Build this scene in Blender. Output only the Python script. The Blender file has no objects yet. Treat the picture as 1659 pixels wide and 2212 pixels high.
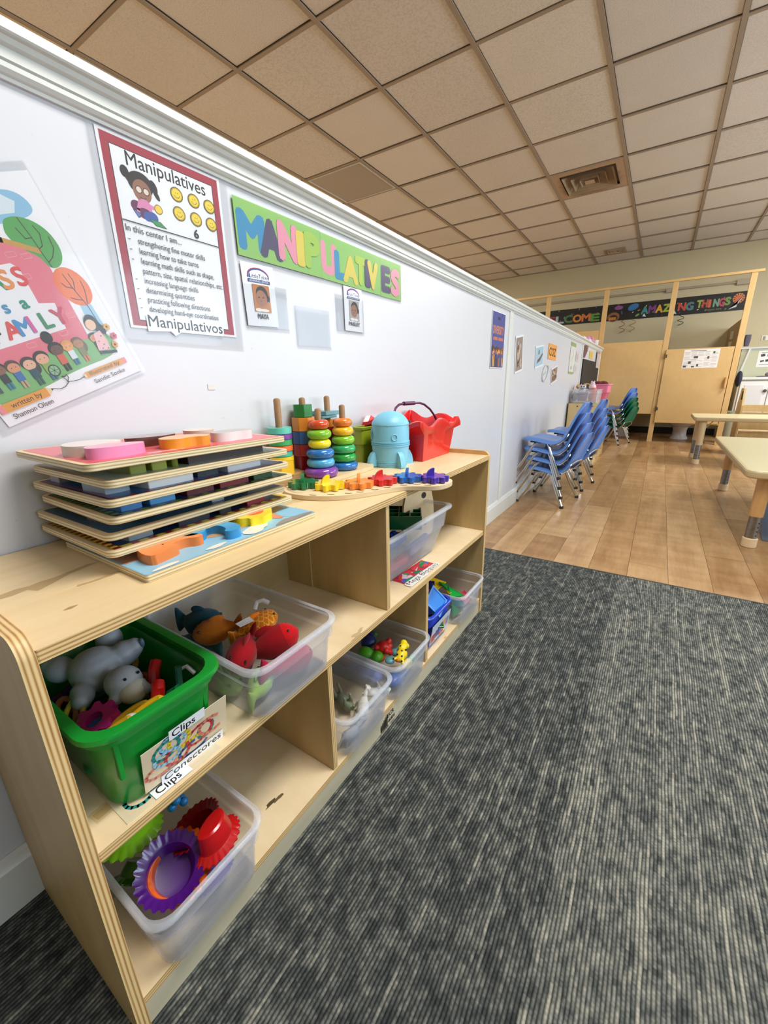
import bpy, math, random
from mathutils import Vector, Matrix
PI = math.pi
SC = bpy.context.scene
COL = SC.collection
rnd = random.Random(11)

# ------------------------------------------------------------------ camera
cam_d = bpy.data.cameras.new('camera'); cam = bpy.data.objects.new('camera', cam_d); COL.objects.link(cam)
cam_d.sensor_fit = 'VERTICAL'; cam_d.sensor_height = 36.0; cam_d.lens = 885.3145 / 2212 * 36.0
cam_d.clip_start = 0.02; cam_d.clip_end = 60
cr, cu, cd = (0.83940439, 0.54326779, -0.01613645), (-0.1475621, 0.25637188, 0.95524808), (-0.52309244, 0.7994583, -0.29536541)
cam.matrix_world = Matrix(((cr[0], cu[0], -cd[0], .772), (cr[1], cu[1], -cd[1], 0.0), (cr[2], cu[2], -cd[2], .815), (0, 0, 0, 1)))
SC.camera = cam

# ------------------------------------------------------------------ world, lights, exposure
w = bpy.data.worlds.new('world'); SC.world = w; w.use_nodes = True
w.node_tree.nodes['Background'].inputs[0].default_value = (.75, .85, 1, 1)
w.node_tree.nodes['Background'].inputs[1].default_value = 0.6
SC.view_settings.view_transform = 'Standard'; SC.view_settings.look = 'None'
SC.view_settings.exposure = -0.25; SC.view_settings.gamma = 1.0; SC.view_settings.use_curve_mapping = False
ZC = 2.5965                      # ceiling height
GX, GY, GS = -2.2110, 2.7362, .61  # ceiling grid origin and pitch

def area(name, loc, rot, sx, sy, power, color):
    l = bpy.data.lights.new(name, 'AREA'); l.shape = 'RECTANGLE'; l.size = sx; l.size_y = sy; l.energy = power; l.color = color
    o = bpy.data.objects.new(name, l); COL.objects.link(o); o.location = loc; o.rotation_euler = rot
    return o
NEUTRAL = (1.0, .965, .92)
COOL = (.72, .87, 1.0)
TROFFERS = [(1.158, .906, 67), (2.383, 5.79, 74), (-2.52, 2.13, 66), (-2.52, 5.79, 58), (-2.52, -1.5, 66)]   # 2x4 ft ceiling fixtures
for tx, ty, pw_ in TROFFERS:
    area('troffer_light', (tx, ty, ZC - .045), (0, 0, 0), .54, 1.15, pw_, NEUTRAL)
for wy, pw_ in ((0.3, 50), (2.9, 84), (5.5, 72)):       # daylight through the three windows of the right wall
    area('window_light', (4.30, wy, 1.45), (0, PI / 2, 0), 1.25, 1.7, pw_, COOL)

# ------------------------------------------------------------------ materials
def lin(h):
    h = h.lstrip('#'); c = [int(h[i:i + 2], 16) / 255 for i in (0, 2, 4)]
    return tuple((x / 12.92 if x <= .04045 else ((x + .055) / 1.055) ** 2.4) for x in c) + (1.0,)
MATS = {}
def new_mat(name):
    m = bpy.data.materials.new(name); m.use_nodes = True; MATS[name] = m
    nt = m.node_tree; p = nt.nodes['Principled BSDF']
    return m, nt, p
def tex_coord(nt, scale=(1, 1, 1), kind='Object'):
    t = nt.nodes.new('ShaderNodeTexCoord'); mp = nt.nodes.new('ShaderNodeMapping'); mp.inputs['Scale'].default_value = scale
    nt.links.new(t.outputs[kind], mp.inputs[0]); return mp.outputs[0]
def noise(nt, vec, scale, detail=3, rough=.5):
    n = nt.nodes.new('ShaderNodeTexNoise'); n.inputs['Scale'].default_value = scale; n.inputs['Detail'].default_value = detail; n.inputs['Roughness'].default_value = rough
    nt.links.new(vec, n.inputs['Vector']); return n.outputs['Fac']
def ramp(nt, fac, stops):
    r = nt.nodes.new('ShaderNodeValToRGB'); el = r.color_ramp.elements
    while len(el) > 1: el.remove(el[-1])
    el[0].position, el[0].color = stops[0][0], lin(stops[0][1])
    for p_, c in stops[1:]:
        e = el.new(p_); e.color = lin(c)
    nt.links.new(fac, r.inputs[0]); return r.outputs[0]
def mth(nt, op, a, b=None, c=None):
    n = nt.nodes.new('ShaderNodeMath'); n.operation = op
    for i, v in enumerate((a, b, c)):
        if v is None: continue
        if isinstance(v, (int, float)): n.inputs[i].default_value = v
        else: nt.links.new(v, n.inputs[i])
    return n.outputs[0]
def mixc(nt, fac, a, b, mode='MIX'):
    n = nt.nodes.new('ShaderNodeMix'); n.data_type = 'RGBA'; n.blend_type = mode
    for s, v in ((n.inputs[0], fac), (n.inputs[6], a), (n.inputs[7], b)):
        if isinstance(v, (int, float)): s.default_value = v
        elif isinstance(v, tuple): s.default_value = v
        elif isinstance(v, str): s.default_value = lin(v)
        else: nt.links.new(v, s)
    return n.outputs[2]
def bump(nt, p, h, strength=.3, dist=.002):
    b = nt.nodes.new('ShaderNodeBump'); b.inputs['Strength'].default_value = strength; b.inputs['Distance'].default_value = dist
    nt.links.new(h, b.inputs['Height']); nt.links.new(b.outputs[0], p.inputs['Normal'])
def M(hexc, rough=.5, metal=0.0, var=0.0, vs=30, bmp=0.0, bs=200, emit=0, coat=0, spec=.5, sss=0):
    """plain procedural material: colour with slight noise variation and fine relief"""
    key = 'm_%s_%s_%s_%s_%s_%s_%s' % (hexc.lstrip('#'), rough, metal, var, bmp, emit, coat)
    if key in MATS: return MATS[key]
    m, nt, p = new_mat(key)
    p.inputs['Base Color'].default_value = lin(hexc); p.inputs['Roughness'].default_value = rough; p.inputs['Metallic'].default_value = metal
    p.inputs['Specular IOR Level'].default_value = spec
    if coat: p.inputs['Coat Weight'].default_value = coat; p.inputs['Coat Roughness'].default_value = .12
    if emit: p.inputs['Emission Color'].default_value = lin(hexc); p.inputs['Emission Strength'].default_value = emit
    if var or bmp: v = tex_coord(nt)
    if var:
        n = noise(nt, v, vs, 4); f = mth(nt, 'MULTIPLY_ADD', n, 2 * var, 1 - var)
        g = nt.nodes.new('ShaderNodeCombineColor'); [nt.links.new(f, g.inputs[i]) for i in range(3)]
        nt.links.new(mixc(nt, 1.0, lin(hexc), g.outputs[0], 'MULTIPLY'), p.inputs['Base Color'])
    if bmp: bump(nt, p, noise(nt, v, bs, 2), bmp, .001)
    return m
def clear(name, tint, opacity, rough=.25, spec=.5):
    if name in MATS: return MATS[name]
    m, nt, p = new_mat(name)
    p.inputs['Base Color'].default_value = lin(tint); p.inputs['Roughness'].default_value = rough; p.inputs['Specular IOR Level'].default_value = spec
    t = nt.nodes.new('ShaderNodeBsdfTransparent'); mx = nt.nodes.new('ShaderNodeMixShader')
    lw = nt.nodes.new('ShaderNodeLayerWeight'); lw.inputs[0].default_value = .25
    f = mth(nt, 'MULTIPLY_ADD', lw.outputs['Facing'], (1 - opacity) * .45, opacity)
    nt.links.new(f, mx.inputs[0]); nt.links.new(t.outputs[0], mx.inputs[1]); nt.links.new(p.outputs[0], mx.inputs[2])
    nt.links.new(mx.outputs[0], nt.nodes['Material Output'].inputs['Surface'])
    return m

def wood(name, c1, c2, stretch, rough=.45, scale=22, stain=None):
    m, nt, p = new_mat(name); v = tex_coord(nt, stretch)
    n = noise(nt, v, scale, 5, .6); n2 = noise(nt, tex_coord(nt, (1, 1, 1)), 4, 2)
    f = mth(nt, 'MULTIPLY_ADD', n2, .35, mth(nt, 'MULTIPLY', n, .65))
    c = ramp(nt, f, [(.30, c1), (.62, c2)])
    if stain:
        s = noise(nt, tex_coord(nt, (1.2, .35, 1.2)), 9, 5, .6)
        sm = mth(nt, 'MULTIPLY', mth(nt, 'GREATER_THAN', s, .685), .55)
        c = mixc(nt, sm, c, stain)
    nt.links.new(c, p.inputs['Base Color']); p.inputs['Roughness'].default_value = rough
    bump(nt, p, n, .06, .001)
    return m
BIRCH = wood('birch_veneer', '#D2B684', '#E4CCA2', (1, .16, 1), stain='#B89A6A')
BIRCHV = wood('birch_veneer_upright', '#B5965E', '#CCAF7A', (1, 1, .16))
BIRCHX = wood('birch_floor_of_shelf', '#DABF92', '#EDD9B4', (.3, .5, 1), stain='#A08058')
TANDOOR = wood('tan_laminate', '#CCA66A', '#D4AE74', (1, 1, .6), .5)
PEGWOOD = wood('peg_wood', '#8A6440', '#A47F58', (3, 3, .4), .5)
PALEWOOD = wood('pale_wood', '#D2B285', '#E6CDA4', (.4, 1, 1), .5)
def ply_edge(name, axis, off=0.0, period=.0047, cols=((.1, '#9A7040'), (.38, '#C8A368'), (.8, '#DCBF8A'))):
    m, nt, p = new_mat(name)
    t = nt.nodes.new('ShaderNodeTexCoord'); s = nt.nodes.new('ShaderNodeSeparateXYZ'); nt.links.new(t.outputs['Object'], s.inputs[0])
    wob = mth(nt, 'MULTIPLY', noise(nt, tex_coord(nt, (1, 1, 1)), 6, 2), .0012)
    z = mth(nt, 'ADD', mth(nt, 'ADD', s.outputs[axis], off), wob)
    sn = mth(nt, 'SINE', mth(nt, 'MULTIPLY', z, 2 * PI / period))
    f = mth(nt, 'MULTIPLY_ADD', sn, .5, .5)
    gr = noise(nt, tex_coord(nt, (.2, .2, .2) if axis == 2 else (1, 1, .15)), 90, 3)
    f = mth(nt, 'MULTIPLY_ADD', gr, .25, mth(nt, 'MULTIPLY', f, .8))
    nt.links.new(ramp(nt, f, cols), p.inputs['Base Color'])
    p.inputs['Roughness'].default_value = .5
    return m
PLYZ = ply_edge('ply_edge_horizontal', 2); PLYY = ply_edge('ply_edge_upright', 1)
PLYZ2 = ply_edge('ply_edge_puzzle', 2, 0, .0040, ((.1, '#A89066'), (.42, '#D2BE94'), (.8, '#E2D2AC')))

WALLW, nt, p = new_mat('white_wall_paint')
v = tex_coord(nt)
n1 = noise(nt, v, 1.4, 3); n2 = noise(nt, v, 42, 4, .6)
c = mixc(nt, mth(nt, 'MULTIPLY', mth(nt, 'GREATER_THAN', n2, .705), .22), mixc(nt, n1, '#CACBD0', '#D1D2D7'), '#96969A')
nt.links.new(c, p.inputs['Base Color']); p.inputs['Roughness'].default_value = .32; bump(nt, p, noise(nt, v, 320, 2), .08, .0006)
TRIMW = M('#D6D8D2', .35, var=.05, vs=40)
BEIGE = M('#C4B896', .7, var=.02, bmp=.15)
SAGE = M('#C9C8AC', .7)

# ceiling tile: warm, pitted mineral fibre
def tile_mat(name, hexc, b, s):
    m, nt, p = new_mat(name); v = tex_coord(nt); oi = nt.nodes.new('ShaderNodeObjectInfo')
    n = noise(nt, v, 3, 2); f = mth(nt, 'ADD', mth(nt, 'MULTIPLY_ADD', n, .10, .90), mth(nt, 'MULTIPLY', oi.outputs['Random'], .07))
    pits = noise(nt, v, s, 2, .7); f = mth(nt, 'MULTIPLY', f, mth(nt, 'MULTIPLY_ADD', mth(nt, 'GREATER_THAN', pits, .47), .12, .88))
    g = nt.nodes.new('ShaderNodeCombineColor'); [nt.links.new(f, g.inputs[i]) for i in range(3)]
    nt.links.new(mixc(nt, 1.0, lin(hexc), g.outputs[0], 'MULTIPLY'), p.inputs['Base Color']); p.inputs['Roughness'].default_value = .9
    bump(nt, p, pits, b, .003); return m
TILE_A = tile_mat('ceiling_tile_fine', '#DAD0C6', .25, 150); TILE_B = tile_mat('ceiling_tile_coarse', '#D8CEC4', .5, 80)
GRIDM = M('#9C8A78', .6, var=.05)

# vinyl plank
PLANK, nt, p = new_mat('vinyl_plank')
oi = nt.nodes.new('ShaderNodeObjectInfo'); v = tex_coord(nt, (1, .14, 1))
cmb = nt.nodes.new('ShaderNodeCombineXYZ'); nt.links.new(mth(nt, 'MULTIPLY', oi.outputs['Random'], 37.0), cmb.inputs[0]); nt.links.new(mth(nt, 'MULTIPLY', oi.outputs['Random'], 11.0), cmb.inputs[1])
ad = nt.nodes.new('ShaderNodeVectorMath'); nt.links.new(v, ad.inputs[0]); nt.links.new(cmb.outputs[0], ad.inputs[1])
g1 = noise(nt, ad.outputs[0], 11, 6, .62); g2 = noise(nt, ad.outputs[0], 75, 3, .6)
ad2 = nt.nodes.new('ShaderNodeVectorMath'); nt.links.new(tex_coord(nt, (.5, 2.2, 1)), ad2.inputs[0]); nt.links.new(cmb.outputs[0], ad2.inputs[1])
g3 = noise(nt, ad2.outputs[0], 6, 3, .5)
f = mth(nt, 'ADD', mth(nt, 'MULTIPLY_ADD', g1, .62, mth(nt, 'MULTIPLY', g2, .15)), mth(nt, 'MULTIPLY_ADD', oi.outputs['Random'], .20, mth(nt, 'MULTIPLY_ADD', g3, .3, -.2)))
nt.links.new(ramp(nt, f, [(.24, '#8E6840'), (.46, '#B48E62'), (.66, '#D2B082')]), p.inputs['Base Color']); p.inputs['Roughness'].default_value = .33
bump(nt, p, g2, .05, .001)

# loop pile carpet tiles
def carpet_mat(name, bias):
    m, nt, p = new_mat(name)
    t = nt.nodes.new('ShaderNodeTexCoord'); s = nt.nodes.new('ShaderNodeSeparateXYZ'); nt.links.new(t.outputs['Object'], s.inputs[0])
    PR = .0058
    wob = mth(nt, 'MULTIPLY', noise(nt, tex_coord(nt, (.6, 1, 1)), 9, 2), .006)
    xr = mth(nt, 'DIVIDE', mth(nt, 'ADD', s.outputs[0], wob), PR); idx = mth(nt, 'FLOOR', xr)
    rib = mth(nt, 'ABSOLUTE', mth(nt, 'SINE', mth(nt, 'MULTIPLY', xr, PI)))
    bead = mth(nt, 'MULTIPLY_ADD', mth(nt, 'SINE', mth(nt, 'ADD', mth(nt, 'MULTIPLY', s.outputs[1], 2 * PI / .0062), mth(nt, 'MULTIPLY', idx, 2.4))), .5, .5)
    cv = nt.nodes.new('ShaderNodeCombineXYZ'); nt.links.new(mth(nt, 'MULTIPLY', idx, 3.17), cv.inputs[0]); nt.links.new(mth(nt, 'MULTIPLY', s.outputs[1], 26.0), cv.inputs[1])
    st = noise(nt, cv.outputs[0], 1.0, 3, .65)
    cl = nt.nodes.new('ShaderNodeCombineXYZ'); nt.links.new(mth(nt, 'MULTIPLY', idx, 7.77), cl.inputs[0]); nt.links.new(mth(nt, 'MULTIPLY', s.outputs[1], 2.2), cl.inputs[1])
    ln = noise(nt, cl.outputs[0], 1.0, 1, .5)
    patch = noise(nt, tex_coord(nt, (1.5, 1.0, 1)), 24, 5, .66)
    wc = nt.nodes.new('ShaderNodeCombineXYZ'); nt.links.new(idx, wc.inputs[0]); nt.links.new(mth(nt, 'FLOOR', mth(nt, 'DIVIDE', s.outputs[1], .0085)), wc.inputs[1])
    wn = nt.nodes.new('ShaderNodeTexWhiteNoise'); wn.noise_dimensions = '2D'; nt.links.new(wc.outputs[0], wn.inputs[0])
    f = mth(nt, 'ADD', mth(nt, 'MULTIPLY_ADD', wn.outputs[0], .10, mth(nt, 'MULTIPLY_ADD', st, .72, -.06)), mth(nt, 'MULTIPLY_ADD', patch, .72, bias))
    f = mth(nt, 'ADD', f, mth(nt, 'MULTIPLY', mth(nt, 'GREATER_THAN', ln, .63), .13))
    c = ramp(nt, f, [(.52, '#3C4040'), (.66, '#565A58'), (.80, '#7E8079'), (.98, '#ACAA9C')])
    dk = mth(nt, 'MULTIPLY', mth(nt, 'MULTIPLY_ADD', rib, .75, .25), mth(nt, 'MULTIPLY_ADD', bead, .16, .84))
    g = nt.nodes.new('ShaderNodeCombineColor'); [nt.links.new(dk, g.inputs[i]) for i in range(3)]
    nt.links.new(mixc(nt, 1.0, c, g.outputs[0], 'MULTIPLY'), p.inputs['Base Color']); p.inputs['Roughness'].default_value = .95; p.inputs['Specular IOR Level'].default_value = .15
    bump(nt, p, dk, .7, .003); return m
CARPET_D = carpet_mat('carpet_dark', -.042); CARPET_L = carpet_mat('carpet_light', .055); CARPET_M = carpet_mat('carpet_mid', -.015)

CHROME = M('#D8DADC', .12, 1.0); DULLCHROME = M('#8C8C8C', .35, 1.0, var=.3, vs=60)
BIN = clear('frosted_plastic', '#D4D8E2', .13, .28); BINRIM = clear('frosted_rim', '#DDE0E8', .26, .15)
def film(name, haze, gloss, rough):
    m, nt, p = new_mat(name); p.inputs['Base Color'].default_value = (.85, .86, .9, 1); p.inputs['Roughness'].default_value = .5; p.inputs['Specular IOR Level'].default_value = .2
    t = nt.nodes.new('ShaderNodeBsdfTransparent'); g = nt.nodes.new('ShaderNodeBsdfGlossy'); g.inputs['Roughness'].default_value = rough
    fr = nt.nodes.new('ShaderNodeFresnel'); fr.inputs['IOR'].default_value = 1.35; bump_ = nt.nodes.new('ShaderNodeBump'); bump_.inputs['Strength'].default_value = .12; bump_.inputs['Distance'].default_value = .003
    nt.links.new(noise(nt, tex_coord(nt), 22, 3), bump_.inputs['Height']); nt.links.new(bump_.outputs[0], g.inputs['Normal'])
    a = nt.nodes.new('ShaderNodeMixShader'); a.inputs[0].default_value = haze; nt.links.new(t.outputs[0], a.inputs[1]); nt.links.new(p.outputs[0], a.inputs[2])
    b = nt.nodes.new('ShaderNodeMixShader'); nt.links.new(mth(nt, 'MULTIPLY', fr.outputs[0], gloss), b.inputs[0]); nt.links.new(a.outputs[0], b.inputs[1]); nt.links.new(g.outputs[0], b.inputs[2])
    nt.links.new(b.outputs[0], nt.nodes['Material Output'].inputs['Surface']); return m
SLEEVE = film('laminate_film', .03, .55, .08); POCKET = film('clear_pocket', .03, .5, .08)
WATER = None

# ------------------------------------------------------------------ mesh tools
class MB:
    def __init__(s): s.v = []; s.f = []; s.k = []; s.mi = 0; s.T = None
    def add(s, vs, fs):
        n = len(s.v)
        s.v += [tuple(s.T @ Vector(q)) for q in vs] if s.T is not None else [tuple(q) for q in vs]
        s.f += [[i + n for i in f] for f in fs]; s.k += [s.mi] * len(fs); return s
    def box(s, x0, x1, y0, y1, z0, z1):
        return s.add([(x0, y0, z0), (x1, y0, z0), (x1, y1, z0), (x0, y1, z0), (x0, y0, z1), (x1, y0, z1), (x1, y1, z1), (x0, y1, z1)],
                     [(3, 2, 1, 0), (4, 5, 6, 7), (0, 1, 5, 4), (1, 2, 6, 5), (2, 3, 7, 6), (3, 0, 4, 7)])
    def loft(s, loops, cap0=True, cap1=True, closed=True):
        n = len(loops[0]); vs = [q for l in loops for q in l]; fs = []
        for a in range(len(loops) - 1):
            for i in range(n if closed else n - 1):
                j = (i + 1) % n; fs.append((a * n + i, a * n + j, (a + 1) * n + j, (a + 1) * n + i))
        if cap0: fs.append(tuple(range(n - 1, -1, -1)))
        if cap1: fs.append(tuple(range((len(loops) - 1) * n, len(loops) * n)))
        return s.add(vs, fs)
    def prism(s, poly, z0, z1, top=None):
        """poly anticlockwise in xy; top = material index for the upper face"""
        k = s.mi; n = len(poly)
        s.add([(x, y, z0) for x, y in poly] + [(x, y, z1) for x, y in poly], [tuple(range(n - 1, -1, -1))] + [(i, (i + 1) % n, n + (i + 1) % n, n + i) for i in range(n)])
        if top is not None: s.mi = top
        s.add([(x, y, z1) for x, y in poly], [tuple(range(n))]); s.mi = k; return s
    def lathe(s, prof, c=(0, 0, 0), seg=24):
        loops = [[(c[0] + r * math.cos(2 * PI * i / seg), c[1] + r * math.sin(2 * PI * i / seg), c[2] + z) for i in range(seg)] for r, z in prof]
        return s.loft(loops, True, True)
    def cyl(s, a, b, r0, r1=None, seg=16):
        a = Vector(a); b = Vector(b); r1 = r0 if r1 is None else r1; q = (b - a).to_track_quat('Z', 'Y')
        return s.loft([[tuple(p_ + q @ Vector((r * math.cos(2 * PI * i / seg), r * math.sin(2 * PI * i / seg), 0))) for i in range(seg)] for p_, r in ((a, r0), (b, r1))])
    def tube(s, pts, r, seg=8, closed=False):
        pts = [Vector(q) for q in pts]; n = len(pts); loops = []; up = None
        for i, q in enumerate(pts):
            d = ((pts[(i + 1) % n] - pts[i - 1]) if closed else (pts[min(i + 1, n - 1)] - pts[max(i - 1, 0)])).normalized()
            if up is None: up = Vector((0, 0, 1)) if abs(d.z) < .9 else Vector((1, 0, 0))
            a = d.cross(up).normalized(); up = a.cross(d).normalized()
            rr = r(i / (n - 1)) if callable(r) else r
            loops.append([tuple(q + rr * (math.cos(2 * PI * k / seg) * a + math.sin(2 * PI * k / seg) * up)) for k in range(seg)])
        if closed: loops.append(loops[0]); return s.loft(loops, False, False)
        return s.loft(loops)
    def ell(s, c, r, seg=16, rot=None):
        r = (r, r, r) if isinstance(r, (int, float)) else r; rg = seg // 2; loops = []
        for j in range(rg + 1):
            ph = -PI / 2 + PI * j / rg
            ph = max(-PI / 2 + .04, min(PI / 2 - .04, ph)); L = []
            for i in range(seg):
                q = Vector((r[0] * math.cos(ph) * math.cos(2 * PI * i / seg), r[1] * math.cos(ph) * math.sin(2 * PI * i / seg), r[2] * math.sin(ph)))
                if rot is not None: q = rot @ q
                L.append((c[0] + q.x, c[1] + q.y, c[2] + q.z))
            loops.append(L)
        return s.loft(loops)
def rrect(x0, x1, y0, y1, r, n=5):
    P = []
    for cx, cy, a in ((x1 - r, y1 - r, 0), (x0 + r, y1 - r, 90), (x0 + r, y0 + r, 180), (x1 - r, y0 + r, 270)):
        for i in range(n + 1):
            t = math.radians(a + 90 * i / n); P.append((cx + r * math.cos(t), cy + r * math.sin(t)))
    return P
def rots(z=0, x=0, y=0): return Matrix.Rotation(math.radians(z), 3, 'Z') @ Matrix.Rotation(math.radians(y), 3, 'Y') @ Matrix.Rotation(math.radians(x), 3, 'X')
def xf(loc, z=0, x=0, y=0): return Matrix.Translation(loc) @ rots(z, x, y).to_4x4()

def obj(name, mb, mats, parent=None, ang=35, bevel=0, world=True):
    me = bpy.data.meshes.new(name); me.from_pydata(mb.v, [], mb.f)
    for m in (mats if isinstance(mats, (list, tuple)) else [mats]): me.materials.append(m)
    if any(mb.k): me.polygons.foreach_set('material_index', mb.k)
    if ang: me.polygons.foreach_set('use_smooth', [True] * len(me.polygons)); me.set_sharp_from_angle(angle=math.radians(ang))
    me.update(); o = bpy.data.objects.new(name, me); COL.objects.link(o)
    if parent is not None:
        o.parent = parent
        if world: o.location = -PLOC[parent.name]
    PLOC[o.name] = PLOC[parent.name] if (parent is not None and world) else Vector((0, 0, 0))
    if parent is not None and parent.type == 'MESH' and world: o.location = (0, 0, 0)
    if bevel:
        b = o.modifiers.new('bevel', 'BEVEL'); b.width = bevel; b.segments = 2; b.limit_method = 'ANGLE'; b.angle_limit = .7
    return o
PLOC = {}
def tag(o, label, cat, group=None, kind=None):
    o['label'] = label; o['category'] = cat
    if group: o['group'] = group
    if kind: o['kind'] = kind
    return o
def thing(name, label, cat, loc=(0, 0, 0), group=None, kind=None):
    o = bpy.data.objects.new(name, None); COL.objects.link(o); o.location = loc; o.empty_display_size = .05
    PLOC[o.name] = Vector(loc); return tag(o, label, cat, group, kind)
def struct(name, mb, m, parent=None, **k):
    o = obj(name, mb, m, parent, **k)
    if parent is None: o['kind'] = 'structure'
    return o
def holder(name):
    o = bpy.data.objects.new(name, None); COL.objects.link(o); o['kind'] = 'structure'; PLOC[o.name] = Vector((0, 0, 0)); return o
def copy_tree(o, parent=None):
    c = o.copy(); COL.objects.link(c); c.parent = parent
    for ch in list(o.children): copy_tree(ch, c)
    return c
def blob(name, ells, m, parent, vox=.004, it=6):
    """one continuous rounded body grown from overlapping ellipsoids"""
    mb = MB()
    for e in ells: mb.ell(e[0], e[1], 16, e[2] if len(e) > 2 else None)
    o = obj(name, mb, m, parent, ang=0)
    r = o.modifiers.new('skin', 'REMESH'); r.mode = 'VOXEL'; r.voxel_size = vox; r.use_smooth_shade = True
    s = o.modifiers.new('soft', 'SMOOTH'); s.iterations = it; s.factor = .6
    return o

# ------------------------------------------------------------------ flat print
TEXT = {}
def glyphs(s, bold=0.0):
    k = (s, bold)
    if k in TEXT: return TEXT[k]
    cu_ = bpy.data.curves.new('t', 'FONT'); cu_.body = s; cu_.size = 1; cu_.offset = bold; cu_.resolution_u = 3
    o = bpy.data.objects.new('t', cu_); COL.objects.link(o); me = bpy.data.meshes.new_from_object(o.evaluated_get(bpy.context.evaluated_depsgraph_get()))
    vs = [(q.co.x, q.co.y) for q in me.vertices]; fs = [tuple(f.vertices) for f in me.polygons]
    xs = [q[0] for q in vs] or [0, 1]; TEXT[k] = (vs, fs, min(xs), max(xs))
    bpy.data.objects.remove(o); bpy.data.curves.remove(cu_); bpy.data.meshes.remove(me); return TEXT[k]
class Print:
    def __init__(s): s.items = []; s.n = 0; s.cols = []
    def _c(s, c):
        if c not in s.cols: s.cols.append(c)
        return s.cols.index(c)
    def poly(s, pts, c, l=None):
        s.n += 1; a = sum(pts[i][0] * pts[(i + 1) % len(pts)][1] - pts[(i + 1) % len(pts)][0] * pts[i][1] for i in range(len(pts)))
        if a < 0: pts = pts[::-1]
        s.items.append((pts, [tuple(range(len(pts)))], s._c(c), s.n if l is None else l)); return s
    def rect(s, x, y, w, h, c, rot=0, l=None):
        q = [(-w / 2, -h / 2), (w / 2, -h / 2), (w / 2, h / 2), (-w / 2, h / 2)]; a = math.radians(rot)
        return s.poly([(x + w / 2 + u * math.cos(a) - v_ * math.sin(a), y + h / 2 + u * math.sin(a) + v_ * math.cos(a)) for u, v_ in q], c, l)
    def ell(s, cx, cy, rx, ry, c, rot=0, n=20, l=None):
        a = math.radians(rot); P = []
        for i in range(n):
            u, v_ = rx * math.cos(2 * PI * i / n), ry * math.sin(2 * PI * i / n); P.append((cx + u * math.cos(a) - v_ * math.sin(a), cy + u * math.sin(a) + v_ * math.cos(a)))
        return s.poly(P, c, l)
    def line(s, pts, w_, c, l=None):
        s.n += 1; vs = []; fs = []
        for i in range(len(pts) - 1):
            (x0, y0), (x1, y1) = pts[i], pts[i + 1]; L = math.hypot(x1 - x0, y1 - y0) or 1; nx, ny = -(y1 - y0) / L * w_ / 2, (x1 - x0) / L * w_ / 2
            ex, ey = (x1 - x0) / L * w_ * .3, (y1 - y0) / L * w_ * .3; k = len(vs)
            vs += [(x0 - nx - ex, y0 - ny - ey), (x1 - nx + ex, y1 - ny + ey), (x1 + nx + ex, y1 + ny + ey), (x0 + nx - ex, y0 + ny - ey)]; fs.append((k, k + 1, k + 2, k + 3))
        s.items.append((vs, fs, s._c(c), s.n if l is None else l)); return s
    def text(s, t, x, y, size, c, w_=None, bold=.01, rot=0, shear=0, l=None):
        if bold >= .02 or (bold > .006 and size > .012):
            l = s.n + 1 if l is None else l; k = bold * size * (1 if w_ is None else .9)
            for q_, (dx, dy) in enumerate([(k * math.cos(i * PI / 4), k * math.sin(i * PI / 4)) for i in range(8)] if bold >= .03 else ((k, 0), (-k, 0), (0, k), (0, -k))): s.text(t, x + dx, y + dy, size, c, w_, 0, rot, shear, l + q_ * .1)
            s.n = int(max(s.n, l)) - 1; l = l + .9
        s.n += 1; vs, fs, a, b = glyphs(t, 0); sx = size if w_ is None else w_ / (b - a); r = math.radians(rot); out = []
        for u, v_ in vs:
            u = (u - a) * sx + shear * v_ * size; v_ = v_ * size; out.append((x + u * math.cos(r) - v_ * math.sin(r), y + u * math.sin(r) + v_ * math.cos(r)))
        s.items.append((out, fs, s._c(c), s.n if l is None else l)); return s
    def build(s, name, parent, O, U, V, rough=.45, eps=.00012, lim=.0018):
        O, U, V = Vector(O), Vector(U), Vector(V); N = U.cross(V).normalized(); mb = MB(); mx_ = max(i[3] for i in s.items); eps = min(eps, lim / max(1, mx_))
        for vs, fs, ci, l in s.items:
            mb.mi = ci; mb.add([tuple(O + U * x + V * y + N * (l * eps)) for x, y in vs], fs)
        return obj(name, mb, [M(c, rough) for c in s.cols], parent, ang=0)
def blobpoly(cx, cy, rx, ry, n=14, amp=.18, seed=0, rot=0):
    r = random.Random(seed); a = math.radians(rot); P = []
    for i in range(n):
        k = 1 + amp * (r.random() * 2 - 1); u, v_ = rx * k * math.cos(2 * PI * i / n), ry * k * math.sin(2 * PI * i / n)
        P.append((cx + u * math.cos(a) - v_ * math.sin(a), cy + u * math.sin(a) + v_ * math.cos(a)))
    return P
def smoothpoly(P, k=2):
    for _ in range(k):
        Q = []
        for i in range(len(P)):
            a, b = P[i], P[(i + 1) % len(P)]; Q += [(a[0] * .75 + b[0] * .25, a[1] * .75 + b[1] * .25), (a[0] * .25 + b[0] * .75, a[1] * .25 + b[1] * .75)]
        P = Q
    return P
EX, EY, EZ = (1, 0, 0), (0, 1, 0), (0, 0, 1)
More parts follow.
